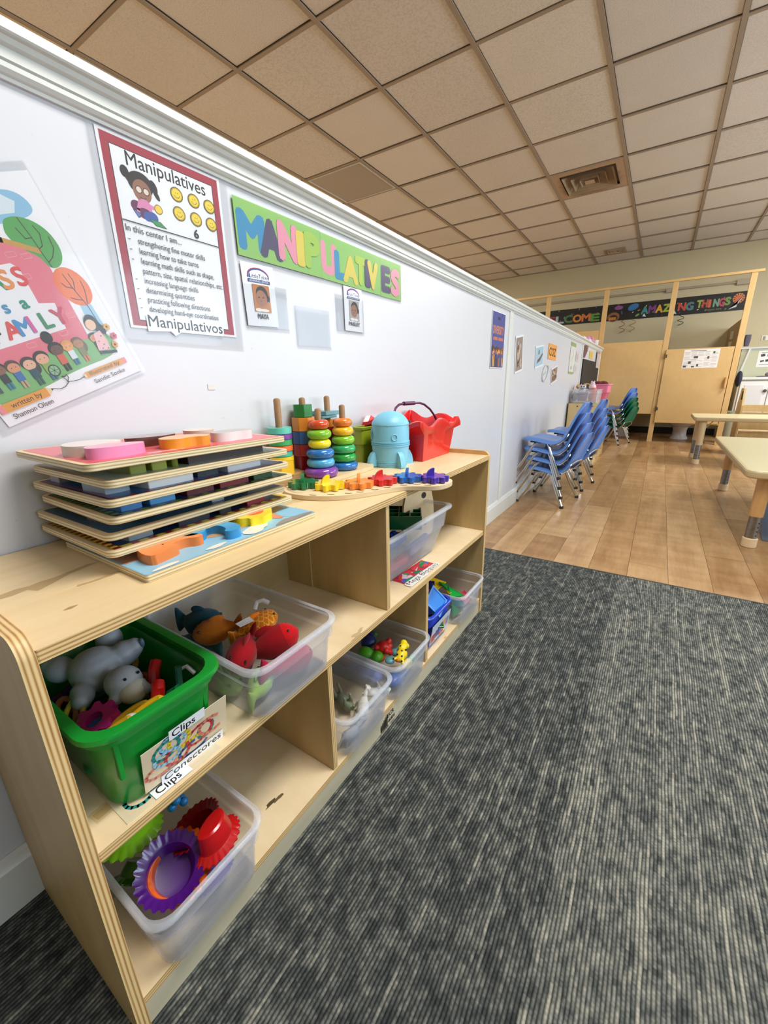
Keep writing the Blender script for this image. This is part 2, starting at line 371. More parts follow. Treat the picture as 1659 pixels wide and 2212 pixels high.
# ================================================================== THE ROOM
# floor: slab, vinyl planks (each its own), carpet tiles (each its own)
YB = 8.07; YC = 1.932
flo = struct('floor', MB().box(-4.75, 4.5, -3.0, YB + .1, -.10, -.012), M('#5A4630', .8))
obj('far_room_bounce_floor', MB().box(-4.7, -1.17, -2.9, YB, -.012, 0), M('#CDB088', .45), flo, ang=0)  # unseen floor beyond the low wall, added pale to bounce light onto the ceiling
nx = 0
x = .918 - 11 * .1524
while x < 3.4:
    off = (nx * .47) % 1.22; y = YC - off
    while y < YB:
        a, b = max(y, YC), min(y + 1.22, YB)
        if b - a > .02 and b > 1.9:
            mb = MB().box(x + .0006, x + .1518, a + .0006, b - .0006, -.012, 0.0); obj('plank', mb, PLANK, flo, ang=0)
        y += 1.22
    x += .1524; nx += 1
xs = [-1.17, -.70, -.23, .25, .735, 1.185, 1.66, 2.14, 2.62, 3.1]
kinds = [CARPET_D, CARPET_M, CARPET_D, CARPET_D, CARPET_L, CARPET_M, CARPET_L, CARPET_D, CARPET_M]
for i in range(len(xs) - 1):
    y = YC
    while y > -2.4:
        y0 = y - .485; mb = MB().box(xs[i], xs[i + 1], y0, y, -.012, .0012 + .0002 * ((i + int(y * 9)) % 2)); obj('carpet_tile', mb, kinds[i], flo, ang=0); y = y0
struct('floor_strip', MB().box(-4.7, 3.4, YC - .004, YC + .004, -.012, .0022), M('#3A3B38', .6), flo)

# ceiling: hung grid with every tile its own slab
cei = struct('ceiling', MB().box(-4.75, 4.5, -3.0, YB + .1, ZC + .03, ZC + .10), M('#8A735F', .9))
PX = GS * 1.0044
skip = {(-1, -2), (-1, -1), (-1, 4), (-1, 5), (3, 3), (7, 4), (7, 5), (0, 1), (5, -4), (5, -3), (-1, -8), (-1, -7), (5, -8), (5, -7), (-1, 3)}
for i in range(-4, 11):
    for j in range(-9, 9):
        x0, y0 = GX + i * PX, GY + j * GS; x1, y1 = min(x0 + PX, 4.5), min(y0 + GS, YB)
        if (i, j) in skip or y1 - y0 < .03 or x0 > 4.4 or y0 < -2.9: continue
        if y0 < -1.0:
            continue
        g = .013; coarse = (i, j) in {(2, 0), (3, 1), (2, -1), (1, -1), (5, -2)} or (i * 7 + j * 3) % 11 == 0
        dz = .002 * ((i * 5 + j * 3) % 3)
        obj('ceiling_tile', MB().box(x0 + g, x1 - g, y0 + g, y1 - g, ZC + .006 + dz, ZC + .022), TILE_B if coarse else TILE_A, cei, ang=0, bevel=.003)
struct('ceiling_tile_field', MB().box(-4.7, 4.5, -3.0, GY - 6 * GS - .02, ZC + .006, ZC + .022), TILE_A, cei)
for i in range(-4, 12):
    x0 = GX + i * PX
    if x0 < 4.5: obj('grid_bar', MB().box(x0 - .013, x0 + .013, -3.0, YB, ZC - .0015, ZC + .004).box(x0 - .002, x0 + .002, -3.0, YB, ZC + .004, ZC + .03), GRIDM, cei, ang=0)
for j in range(-9, 9):
    y0 = GY + j * GS
    if -3 < y0 < YB: obj('grid_bar', MB().box(-4.7, 4.5, y0 - .012, y0 + .012, ZC, ZC + .0045).box(-4.7, 4.5, y0 - .002, y0 + .002, ZC + .0045, ZC + .03), GRIDM, cei, ang=0)
obj('wall_angle', MB().box(-4.7, 4.5, YB - .02, YB, ZC - .003, ZC + .004), GRIDM, cei, ang=0)

# walls
struct('wall_back', MB().box(-4.8, 4.6, YB, YB + .12, 0, ZC + .1), BEIGE)
struct('wall_left', MB().box(-4.82, -4.7, -3.1, YB, 0, ZC + .1), BEIGE)
struct('wall_front', MB().box(-4.8, 4.6, -3.12, -3.0, 0, ZC + .1), BEIGE)
mb = MB()
mb.box(4.5, 4.62, -3.1, YB, 0, .85).box(4.5, 4.62, -3.1, YB, 2.1, ZC + .1)
prev = -3.1
for wy in (.3, 2.9, 5.5): mb.box(4.5, 4.62, prev, wy - .9, .85, 2.1); prev = wy + .9
mb.box(4.5, 4.62, prev, YB, .85, 2.1)
struct('wall_right', mb, BEIGE)
for k, wy in enumerate((.3, 2.9, 5.5)):
    fr = MB().box(4.50, 4.56, wy - .9, wy + .9, .85, .90).box(4.50, 4.56, wy - .9, wy + .9, 2.05, 2.1).box(4.5, 4.56, wy - .9, wy - .85, .9, 2.05).box(4.5, 4.56, wy + .85, wy + .9, .9, 2.05).box(4.51, 4.55, wy - .02, wy + .02, .9, 2.05)
    wn = struct('window_%d' % (k + 1), fr, TRIMW); obj('pane', MB().box(4.535, 4.54, wy - .85, wy + .85, .9, 2.05), clear('window_glass', '#EEF4FF', .06, .02), wn)
struct('baseboard_back', MB().box(-4.7, 1.55, YB - .012, YB, 0, .10), M('#15130F', .5))
# low dividing wall with its cap moulding
low = struct('wall_low', MB().box(-.125, 0.0, -2.9, 6.70, 0, 1.20), WALLW)
prof = [(0, 1.1985), (.005, 1.1985), (.006, 1.2025), (.010, 1.204), (.014, 1.2085), (.0145, 1.214), (.013, 1.2155), (.0165, 1.217), (.017, 1.2285), (.0155, 1.2295), (.021, 1.2325), (.024, 1.238), (.030, 1.239), (.032, 1.241), (.032, 1.2515), (.030, 1.2535), (-.155, 1.2535), (-.155, 1.2385), (-.125, 1.2385), (-.125, 1.1985)]
struct('trim_1', MB().loft([[(px, y, pz) for px, pz in prof] for y in (-2.9, 6.72)]), TRIMW, ang=25)
struct('trim_2', MB().box(0, .007, 2.496, 2.518, .10, 1.1985).box(0, .0045, 2.518, 2.566, .10, 1.1985), TRIMW, ang=0, bevel=.0012)
struct('trim_3', MB().box(0, .007, 5.12, 5.17, .10, 1.1985), TRIMW, ang=0, bevel=.0012)
struct('trim_4', MB().box(0, .009, 6.64, 6.70, 0, 1.1985), TRIMW, ang=0, bevel=.0012)
bb = [(0, 0), (.014, 0), (.014, .085), (.010, .092), (.008, .100), (.003, .105), (0, .105)]
struct('baseboard_left', MB().loft([[(px, y, pz) for px, pz in bb] for y in (-2.9, 6.64)]), TRIMW, ang=25)

# ceiling fixtures
def troffer(i, j, label, lit=True, long=True):
    x0, y0 = GX + i * PX, GY + j * GS; x1, y1 = x0 + PX, y0 + (2 * GS if long else GS)
    t = thing('ceiling_light', label, 'ceiling light', (x0 + PX / 2, (y0 + y1) / 2, ZC), kind='thing')
    mb = MB(); g = .016; f = .028
    for a, b, c_, d in ((x0 + g, x1 - g, y0 + g, y0 + f), (x0 + g, x1 - g, y1 - f, y1 - g), (x0 + g, x0 + f, y0 + f, y1 - f), (x1 - f, x1 - g, y0 + f, y1 - f)): mb.box(a, b, c_, d, ZC - .004, ZC + .018)
    obj('frame', mb, M('#C9C4BC', .5), t, ang=0)
    obj('diffuser', MB().box(x0 + f, x1 - f, y0 + f, y1 - f, ZC + .002, ZC + .010), M('#FFFFFF', .4, emit=3.0) if lit else M('#A79A90', .35, var=.05, vs=4), t, ang=0)
troffer(-1, -2, 'long lit ceiling light above the near end of the white low wall')
troffer(-1, 4, 'lit ceiling light showing as a short bright strip over the far low wall')
troffer(0, 1, 'unlit square ceiling light panel just beyond the low wall', False, False)
troffer(5, -4, 'lit ceiling light straight above the carpet and toy shelf')
troffer(7, 4, 'lit ceiling light over the far child tables')
troffer(5, -8, 'unlit ceiling light behind the camera on the window side', False)
troffer(-1, -8, 'lit ceiling light behind the camera beyond the low wall')

def soot(name):
    m, nt, p = new_mat(name); t = nt.nodes.new('ShaderNodeTexCoord'); mp = nt.nodes.new('ShaderNodeMapping'); mp.inputs['Location'].default_value = (-.5, -.62, -.5)
    nt.links.new(t.outputs['Generated'], mp.inputs[0]); ln = nt.nodes.new('ShaderNodeVectorMath'); ln.operation = 'LENGTH'; nt.links.new(mp.outputs[0], ln.inputs[0])
    f = mth(nt, 'ADD', ln.outputs['Value'], mth(nt, 'MULTIPLY_ADD', noise(nt, t.outputs['Generated'], 5, 3), .2, -.3))
    nt.links.new(ramp(nt, f, [(.20, '#1C1610'), (.36, '#6A5644'), (.50, '#B09478')]), p.inputs['Base Color']); p.inputs['Roughness'].default_value = .8; return m
def diffuser(cx, cy, s, label, rings, sooty):
    t = thing('air_vent', label, 'vent', (cx, cy, ZC)); h = s / 2
    def ring(a0, z0, a1, z1, name, m):
        mb = MB(); L = [[(cx - a, cy - a, z), (cx + a, cy - a, z), (cx + a, cy + a, z), (cx - a, cy + a, z)] for a, z in ((a0, z0), (a1, z1), (a1 - .006, z1 + .004), (a0 - .006, z0 + .004))]
        L.append(L[0]); mb.loft(L, False, False); obj(name, mb, m, t, ang=0)
    obj('back_plate', MB().box(cx - h, cx + h, cy - h, cy + h, ZC + .06, ZC + .065), M('#0E0B08', .9), t, ang=0)
    mb = MB(); q = h * .78
    for a, b, c_, d in ((-h, h, -h, -q), (-h, h, q, h), (-h, -q, -q, q), (q, h, -q, q)): mb.box(cx + a, cx + b, cy + c_, cy + d, ZC + .001, ZC + .006)
    obj('frame', mb, soot('soot_%s' % label[:5]) if sooty else M('#B79C82', .7), t, ang=0)
    for k in range(rings):
        a = q - (k + .25) * q / (rings + .4); ring(a * .80, ZC + .045, a, ZC - .010, 'louver', M('#B09A80', .5, var=.12, vs=8) if not sooty else M('#9A866C', .5, var=.25, vs=8))
    a = q / (rings + .6) * .62; obj('centre_plate', MB().box(cx - a, cx + a, cy - a, cy + a, ZC - .010, ZC - .006), M('#B49C80', .6), t, ang=0)
diffuser(GX + 3.5 * PX, GY + 3.5 * GS, .585, 'large square ceiling vent with louvers and black soot around it', 3, True)
diffuser(-.07, 7.44, .27, 'small square ceiling vent near the back wall', 2, False)
diffuser(GX - .5 * PX, GY + 3.5 * GS, .585, 'ceiling vent mostly hidden behind the low wall, dark opening showing', 3, True)

# ================================================================== toilet stalls at the back
YP = 6.855
st = thing('toilet_partition', 'tan toilet stall partition with tall posts and a top rail', 'partition', (.4, YP, 0))
obj('top_rail', MB().box(-2.3, 1.575, YP - .008, YP + .03, 2.0, 2.028), TANDOOR, st, ang=0, bevel=.002)
for px in (-2.29, -1.535, -.785, -.035, .737, 1.49): obj('post', MB().box(px - .03, px + .03, YP, YP + .03, 0, 2.0), TANDOOR, st, ang=0, bevel=.003)
obj('panel', MB().box(-.005, .707, YP + .004, YP + .026, .378, 1.322), TANDOOR, st, ang=0, bevel=.003)
obj('panel', MB().box(-.755, -.065, YP + .004, YP + .026, .378, 1.50), TANDOOR, st, ang=0, bevel=.003)
obj('panel', MB().box(-1.505, -.815, YP + .004, YP + .026, .378, 1.35), TANDOOR, st, ang=0, bevel=.003)
dr = obj('door', MB().box(.757, 1.452, YP - .018, YP + .002, .265, 1.200), TANDOOR, st, ang=0, bevel=.003)
obj('handle', MB().box(1.425, 1.447, YP - .062, YP - .018, .712, .846), M('#D9A766', .5), dr, ang=0, bevel=.004)
for hz in (1.12, .45): obj('hinge', MB().cyl((.752, YP - .020, hz - .035), (.752, YP - .020, hz + .035), .007).box(.752, .775, YP - .021, YP - .019, hz - .02, hz + .02), M('#6A5A46', .4, 1.0), dr)
obj('lower_rail', MB().box(1.18, 1.46, YP + .002, YP + .02, .252, .268), TANDOOR, st, ang=0)
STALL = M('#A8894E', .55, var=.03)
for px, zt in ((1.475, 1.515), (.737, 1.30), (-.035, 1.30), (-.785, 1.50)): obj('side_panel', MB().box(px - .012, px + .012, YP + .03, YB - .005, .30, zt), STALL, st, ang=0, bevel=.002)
obj('bracket', MB().box(1.44, 1.463, 7.38, 7.46, 1.22, 1.29).box(1.44, 1.463, 7.38, 7.46, 1.32, 1.42), M('#DAD8C4', .5), st, ang=0)
# printed notice on the stall door
nt_ = thing('notice', 'black and white printed notice taped on the stall door', 'paper', (1.137, YP - .019, 1.07))
obj('sheet', MB().box(.953, 1.318, YP - .0195, YP - .0187, .960, 1.186), M('#E9E2DC', .5), nt_, ang=0)
P = Print(); r = random.Random(3)
for cx_ in range(5):
    for k in range(13):
        if r.random() < .8: P.rect(.012 + cx_ * .07, .018 + k * .0145, .045 + r.random() * .018, .0035, '#9B9894', l=1)
for bx, by, bw, bh in ((.012, .012, .034, .026), (.06, .055, .03, .03), (.11, .12, .045, .026), (.30, .17, .02, .025), (.25, .11, .02, .03), (.10, .01, .03, .02), (.15, .02, .022, .03)): P.rect(bx, by, bw, bh, '#55504E', l=2)
P.rect(.07, .205, .16, .009, '#8A8786', l=2)
P.build('print', nt_, (.953, YP - .0196, .960), EX, EZ)
# toilets
def toilet(cx, cy, label):
    t = thing('toilet', label, 'toilet', (cx, cy, 0)); POR = M('#E8E8EA', .12, coat=.4)
    def ov(rx, ry, z, oy=0, n=24): return [(cx + rx * math.cos(2 * PI * i / n), cy + oy + ry * math.sin(2 * PI * i / n), z) for i in range(n)]
    obj('pedestal', MB().loft([ov(.112, .15, 0), ov(.108, .145, .02), ov(.088, .12, .05), ov(.085, .115, .12), ov(.10, .14, .17), ov(.14, .19, .205, -.02)]), POR, t)
    obj('bowl', MB().loft([ov(.14, .19, .205, -.02), ov(.17, .225, .245, -.03), ov(.18, .24, .29, -.03), ov(.18, .24, .31, -.03), ov(.14, .19, .31, -.03), ov(.12, .16, .25, -.03), ov(.05, .07, .2, 0)], False, True), POR, t)
    obj('seat', MB().loft([ov(.185, .245, .31, -.03), ov(.187, .247, .325, -.03), ov(.13, .18, .328, -.03), ov(.13, .18, .31, -.03)], False, False), M('#EDEDEB', .25), t)
    obj('tank', MB().loft([[(x, y, z) for x, y in rrect(cx - .17, cx + .17, cy + .27, cy + .43, .03)] for z in (.30, .62)]), POR, t)
toilet(1.09, 7.45, 'white toilet base seen below the stall door with the notice')
toilet(.33, 7.52, 'toilet base in shade below the blank stall panel')
# pipe run and banner on the back wall
pr_ = thing('wall_pipe', 'thin painted pipe running along the back wall above the banner', 'pipe', (.3, YB, 2.1))
obj('pipe', MB().cyl((-2.2, YB - .02, 2.105), (1.62, YB - .02, 2.105), .014).box(.62, .70, YB - .045, YB, 2.07, 2.125).box(1.44, 1.60, YB - .045, YB, 2.07, 2.13), M('#A89B84', .5), pr_)
bn = thing('banner', 'long black banner with colourful chalk letters on the back wall', 'banner', (.2, YB - .01, 1.86))
obj('sheet', MB().box(-1.9, 1.60, YB - .008, YB - .006, 1.746, 1.985), M('#12100F', .5), bn, ang=0)
P = Print(); r = random.Random(5)
OX, OZ = -1.9, 1.746
def big(s, x0, x1, z0, z1, cols, P=P, jitter=.006):
    n = len(s); w_ = (x1 - x0) / n
    for k, ch in enumerate(s):
        cw = w_ * (.62 if ch == 'I' else .9); P.text(ch, x0 - OX + k * w_ + (w_ - cw) / 2, z0 - OZ + r.uniform(-jitter, jitter), (z1 - z0) / .72, cols[k % len(cols)], w_=cw * (.5 if ch == 'I' else 1), bold=.05, l=3)
big('WELCOME', -1.19, -.24, 1.775, 1.885, ['#7A2F35', '#A8323E', '#A9B4BC', '#44753C', '#D1803A', '#CE7038', '#59913A'])
big('AMAZING', .335, .995, 1.81, 1.915, ['#3E8C8A', '#7A3A7E', '#D9A33A', '#9CB03A', '#4E8A9A', '#C24A3A', '#4B7A84'])
big('THINGS', 1.03, 1.415, 1.825, 1.925, ['#9AA84A', '#B5483C', '#C4643C', '#6E9A80', '#B4405A', '#6F8F3E'])
P.text('happen here', 1.15 - OX, 1.775 - OZ, .036, '#7C7A50', bold=.01, l=3)
P.ell(-.04 - OX, 1.80 - OZ, .085, .07, '#8A5A34', l=2).ell(-.04 - OX, 1.785 - OZ, .06, .045, '#12100F', l=3).rect(-.10 - OX, 1.755 - OZ, .10, .045, '#B8752E', l=4)
P.ell(.22 - OX, 1.92 - OZ, .075, .045, '#2F6FA8', l=2, rot=20).ell(.02 - OX, 1.93 - OZ, .06, .03, '#8A4A8A', l=2).ell(.29 - OX, 1.80 - OZ, .03, .015, '#6C9A4A', l=2, rot=30)
for k in range(12):
    a = k * PI / 6; P.ell(1.50 - OX + .05 * math.cos(a), 1.90 - OZ + .05 * math.sin(a), .018, .018, '#C67E48', l=2, n=8)
P.ell(1.50 - OX, 1.90 - OZ, .042, .042, '#C8643E', l=3).poly([(1.40 - OX, 1.765 - OZ), (1.45 - OX, 1.80 - OZ), (1.50 - OX, 1.83 - OZ), (1.55 - OX, 1.93 - OZ), (1.50 - OX, 1.86 - OZ), (1.49 - OX, 1.79 - OZ)], '#C4CCC8', l=5)
for k in range(70):
    P.rect(r.uniform(.02, 3.45), r.uniform(.005, .225), .014 + r.random() * .02, .005 + r.random() * .008, r.choice(['#D8D8D0', '#7C9A54', '#B4605A', '#5A7A94', '#C9A040', '#38424A']), rot=r.uniform(0, 90), l=1)
for kx in (-1.55, -1.42, .75, .36): P.poly([(kx - OX, .03), (kx - OX + .05, .02), (kx - OX + .02, .07)], '#C9D2D6', l=4)
P.build('print', bn, (OX, YB - .0082, OZ), EX, EZ, eps=.0003)
def swirl(cx, label, c, z0=1.75, z1=1.555):
    o = MB(); pts = []; y = YB - .045
    for k in range(40):
        t = k / 39; a = t * 2.3 * 2 * PI + cx * 9; pts.append((cx + .030 * math.cos(a) + .01 * math.sin(9 * t), y + .030 * math.sin(a), z0 - (z0 - z1) * t))
    o.tube(pts, .004, 6); tag(obj('swirl_streamer', o, M(c, .3)), label, 'streamer', 'swirl streamers under the banner')
swirl(.107, 'red swirl streamer hanging under the banner', '#8A3A2E'); swirl(.247, 'yellow swirl streamer hanging under the banner', '#9A8430'); swirl(.868, 'black swirl streamer hanging under the banner', '#2E2A26', 1.75, 1.60)

# ================================================================== far right corner: ledge, counter, cupboards
struct('wall_sink', MB().box(1.66, 4.5, YB - .012, YB, .80, 1.22), SAGE)
struct('trim_5', MB().box(1.62, 4.5, YB - .05, YB, 1.222, 1.245).box(1.66, 4.5, YB - .02, YB, 1.20, 1.222), TRIMW, bevel=.002, ang=0)
tag(obj('leaning_strip', MB().loft([[(1.735, YB - .05, 1.222), (1.758, YB - .05, 1.222), (1.758, YB - .038, 1.222), (1.735, YB - .038, 1.222)], [(1.667, YB - .09, .842), (1.690, YB - .09, .842), (1.690, YB - .078, .842), (1.667, YB - .078, .842)]]), TRIMW, ang=0), 'white strip of trim slanting between ledge and sink counter', 'trim', kind='thing')
ct = thing('sink_cabinet', 'white cupboards with counter against the back wall', 'cabinet', (2.2, 7.7, 0))
obj('worktop', MB().box(1.60, 3.6, 7.48, YB - .015, .806, .838), M('#E4E4E0', .3), ct, ang=0, bevel=.006)
obj('body', MB().box(1.64, 3.6, 7.52, YB - .015, .0, .806), M('#CFC9BC', .5), ct, ang=0)
for k in range(3):
    x0 = 1.665 + k * .30
    d = obj('door', MB().box(x0, x0 + .29, 7.50, 7.52, .10, .785), M('#E8E6E4', .35), ct, ang=0, bevel=.003)
    obj('panel', MB().box(x0 + .045, x0 + .245, 7.494, 7.50, .15, .74), M('#DEDCDA', .35), d, ang=0, bevel=.003)
    kx = x0 + (.262 if k % 2 == 0 else .028); obj('knob', MB().lathe([(.006, 0), (.007, .012), (.019, .018), (.020, .026), (.012, .032)], seg=14), M('#7E7A78', .3, 1.0), d, world=False).matrix_local = xf((kx, 7.50, .665), 0, 90)
gr_ = tag(obj('grey_cloth', MB().ell((1.95, 7.85, .845), (.10, .06, .012)).ell((1.99, 7.84, .875), (.05, .045, .03)).ell((2.06, 7.86, .87), (.06, .05, .03)), M('#8A8286', .7, var=.2, vs=40)), 'crumpled grey cloth on the sink counter', 'cloth')
pp = thing('wall_chart', 'white chart with black pictures above the sink counter', 'poster', (1.95, YB - .014, 1.08))
obj('sheet', MB().box(1.853, 2.15, YB - .0145, YB - .0132, .975, 1.195), M('#ECECE8', .4), pp, ang=0)
P = Print()
for q in ((.03, .14, .045, .035), (.10, .14, .03, .03), (.035, .07, .04, .02), (.09, .07, .03, .03), (.15, .13, .03, .04), (.16, .06, .05, .03)): P.rect(*q, '#3B3B3B', rot=12)
P.rect(.03, .19, .2, .006, '#777777').rect(.03, .03, .22, .006, '#888888'); P.build('print', pp, (1.853, YB - .0146, .975), EX, EZ)
sw = thing('wall_switch', 'white double wall switch plate on the beige back wall', 'switch', (1.9, YB, 1.36))
obj('plate', MB().box(1.845, 1.99, YB - .008, YB, 1.325, 1.395), M('#DCD8CC', .4), sw, ang=0, bevel=.002); obj('toggle', MB().box(1.865, 1.885, YB - .016, YB - .008, 1.335, 1.38), M('#8E8A7E', .4), sw, ang=0)
# wooden play unit in front of the cupboards
pu = thing('wooden_play_unit', 'low wooden unit with a tall slotted end, behind the far table', 'storage unit', (1.75, 6.1, 0))
obj('end_panel', MB().loft([[(1.535, y, z) for y, z in smoothpoly([(5.98, 0), (6.32, 0), (6.32, .72), (5.98, .72)], 1)], [(1.553, y, z) for y, z in smoothpoly([(5.98, 0), (6.32, 0), (6.32, .72), (5.98, .72)], 1)]]), BIRCHV, pu, ang=0)
obj('back_panel', MB().box(1.553, 2.6, 6.28, 6.295, .46, .535), BIRCHV, pu, ang=0)
obj('front_panel', MB().box(1.553, 2.6, 6.0, 6.015, .285, .47), BIRCHV, pu, ang=0); obj('drawer_front', MB().box(1.56, 2.6, 5.99, 6.005, .03, .262), BIRCHV, pu, ang=0, bevel=.002); obj('ledge', MB().box(1.55, 2.6, 5.985, 6.3, .264, .274), PALEWOOD, pu, ang=0)
obj('grip_slot', MB().box(1.528, 1.535, 6.05, 6.09, .60, .69), M('#3A2A1C', .7), pu, ang=0, bevel=.003)
tag(obj('dark_bag', MB().ell((1.60, 7.20, .82), (.035, .07, .10)), M('#23223A', .7)), 'dark navy bag hanging beside the sink cupboards', 'bag')
tag(obj('wall_pocket', MB().loft([[(x, y, z) for x, y in rrect(1.548 - a, 1.592 + a, 6.93, 6.98 + a, .012)] for z, a in ((1.20, 0), (1.27, .008), (1.33, .006))]), M('#4C4456', .7)), 'dark purple pouch hanging behind the last stall post', 'pouch')
tag(obj('waste_bin', MB().lathe([(.07, 0), (.085, .30), (.09, .42), (.082, .42), (.07, .05)], (1.60, 7.05, 0), 20), M('#A8A690', .5)), 'grey green waste bin in the gap beside the stalls', 'bin')
# ================================================================== SHELF UNIT
XF = .3266; ZT, ZM, ZB = .588, .3225, .057; Y0, Y1 = .0800, 1.3340
sh = thing('shelf_unit', 'low birch plywood toy shelf against the white wall', 'shelf', (.17, .7, 0))
def endpanel(ya, yb, name):
    pts = [(.004, 0), (.327, 0)] + [(.327 - .022 + .022 * math.cos(a), .602 - .022 + .022 * math.sin(a)) for a in [k * PI / 12 for k in range(7)]] + [(.004, .602)]
    mb = MB(); mb.mi = 1; mb.loft([[(x, y, z) for x, z in pts] for y in (ya, yb)], False, False); mb.mi = 0
    mb.add([(x, ya, z) for x, z in pts], [tuple(range(len(pts)))]); mb.add([(x, yb, z) for x, z in pts], [tuple(range(len(pts) - 1, -1, -1))])
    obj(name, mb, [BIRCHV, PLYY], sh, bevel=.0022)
endpanel(Y0, Y0 + .0135, 'end_panel'); endpanel(Y1 - .0145, Y1, 'end_panel')
YA, YZ_ = Y0 + .0135, Y1 - .0145
def board(name, x0, x1, y0, y1, z0, z1, m=BIRCH, edge=None):
    mb = MB(); mb.mi = 1
    mb.add([(x0, y0, z0), (x1, y0, z0), (x1, y1, z0), (x0, y1, z0), (x0, y0, z1), (x1, y0, z1), (x1, y1, z1), (x0, y1, z1)], [(0, 1, 5, 4), (1, 2, 6, 5), (2, 3, 7, 6), (3, 0, 4, 7)])
    mb.mi = 0; mb.add([(x0, y0, z0), (x1, y0, z0), (x1, y1, z0), (x0, y1, z0)], [(3, 2, 1, 0)]); mb.add([(x0, y0, z1), (x1, y0, z1), (x1, y1, z1), (x0, y1, z1)], [(0, 1, 2, 3)])
    return obj(name, mb, [m, edge or PLYZ], sh, ang=0, bevel=.0018)
board('top_board', .006, XF, YA, YZ_, ZT - .0145, ZT)
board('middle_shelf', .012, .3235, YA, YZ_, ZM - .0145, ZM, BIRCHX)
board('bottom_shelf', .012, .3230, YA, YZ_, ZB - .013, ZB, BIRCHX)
obj('back_panel', MB().box(.006, .012, YA, YZ_, .01, ZT - .0145), wood('back_veneer', '#8F7A50', '#A8905F', (1, .2, 1), .6), sh, ang=0)
obj('kick_plate', MB().box(.310, .3225, YA, YZ_, .0, ZB - .0135), wood('kick_veneer', '#A89F86', '#BDB49A', (1, .15, 1), .5), sh, ang=0, bevel=.0012)
def upright(y0, y1, z0, z1, xb=.012, xf_=.3225):
    mb = MB(); mb.box(xb, xf_, y0, y1, z0, z1); mb.k = [0, 0, 0, 1, 0, 0]
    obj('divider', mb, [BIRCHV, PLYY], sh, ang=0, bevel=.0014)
upright(.695, .7085, ZM, ZT - .0145); upright(.4835, .4965, ZB, ZM - .0145); upright(.889, .903, ZB, ZM - .0145)
for q in ((.26, .6945, .555), ):
    obj('screw', MB().cyl((q[0], q[1] + .001, q[2]), (q[0], q[1] - .002, q[2]), .006, .0045, 12), M('#3A342A', .4, .8), sh)
# faint seam where the divider meets the rear cleat
obj('cleat', MB().box(.012, .095, .6925, .695, ZM, ZT - .0145), BIRCHV, sh, ang=0)
P = Print(); K = '#17150F'      # maker's mark on the kick plate
P.text('ECR', .035, .022, .017, K, bold=.03).text('4KIDS', .037, .006, .012, K, bold=.03)
for k in range(5):
    hx = .004 + k * .0062; hh = .016 + k * .0038; P.rect(hx, .0015, .0040, hh, K).ell(hx + .002, .0015 + hh + .0026, .0019, .0022, K)
P.build('maker_mark', sh, (.3226, .652, .003), EY, EZ)
# worn sticker remains on the boards
MK = [[(.171, .100), (.174, .121), (.171, .136), (.185, .142), (.177, .16), (.164, .182), (.155, .222), (.149, .208), (.159, .169), (.158, .152), (.161, .142), (.157, .13), (.162, .100)],
      [(.214, .171), (.2165, .195), (.2165, .221), (.210, .221), (.212, .185), (.209, .174)], [(.2655, .138), (.262, .145), (.265, .153), (.268, .145)]]
P = Print(); P.poly(MK[0], '#B99B6C').poly(MK[1], '#BB9E70').poly(MK[2], '#B08E5C'); P.build('worn_finish', sh, (0, 0, ZT + .00005), EX, EY)
P = Print(); P.rect(.0, .0, .030, .020, '#D8BE8C', rot=6).rect(.003, .004, .022, .012, '#C9A873', rot=8); P.build('sticker_residue', sh, (.285, .108, ZM + .0001), EY, (-1, 0, 0))
P = Print(); P.poly(blobpoly(.02, .006, .014, .004, 12, .4, 3), '#5B4A30').poly(blobpoly(.036, .001, .010, .003, 9, .4, 5), '#6E5A3C'); P.build('glue_stain', sh, (.270, .345, ZB + .0001), EY, (-1, 0, 0))
P = Print(); P.rect(0, 0, .026, .012, '#CDB07A', rot=4).ell(-.03, -.02, .008, .004, '#CFAE7C'); P.build('sticker_residue', sh, (.300, 1.06, ZB + .0001), EY, (-1, 0, 0))

# ------------------------------------------------------------------ trays
def tray(name, label, cat, x0, x1, y0, y1, z0, z1, m, mr, rimw=.007, taper=.016, step=None, group=None, roll=.004, rr=.030):
    t = thing(name, label, cat, ((x0 + x1) / 2, (y0 + y1) / 2, z0), group); th = .0018
    def lp(a, z): return [(x, y, z) for x, y in rrect(x0 + a, x1 - a, y0 + a, y1 - a, max(.006, rr - a * .3), 6)]
    L = [lp(taper + .004, z0), lp(taper, z0 + .005)]
    zs = z0 + (z1 - z0) * (step or .66)
    L += [lp(taper * .42 + .004, zs), lp(taper * .42 - .001, zs + .004), lp(rimw, z1 - .007)]
    I = [lp(rimw + th, z1 - .007), lp(taper * .42 + th, zs + .004), lp(taper * .42 + .004 + th, zs), lp(taper + th, z0 + .006), lp(taper + .004 + th, z0 + th)]
    obj('body', MB().loft(L + I, True, True), m, t, ang=40)
    obj('rim', MB().loft([lp(rimw - .0002, z1 - .009), lp(.0015, z1 - .009), lp(0, z1 - roll), lp(.0015, z1 - .0008), lp(rimw * .5, z1), lp(rimw + th, z1 - .001), lp(rimw + th, z1 - .008), lp(rimw - .0002, z1 - .009)], False, False), mr, t, ang=50)
    return t
tray('clear_tray', 'clear plastic tray of felt fish on the middle shelf', 'tray', .030, .352, .300, .500, ZM, ZM + .102, BIN, BINRIM)
tray('clear_tray', 'clear plastic tray of fluted bowls on the bottom shelf, nearest bin', 'tray', .030, .352, .112, .297, ZB, ZB + .113, BIN, BINRIM)
tray('clear_tray', 'clear tray with two small animal figures, behind the lower divider', 'tray', .030, .350, .502, .690, ZB, ZB + .108, BIN, BINRIM)
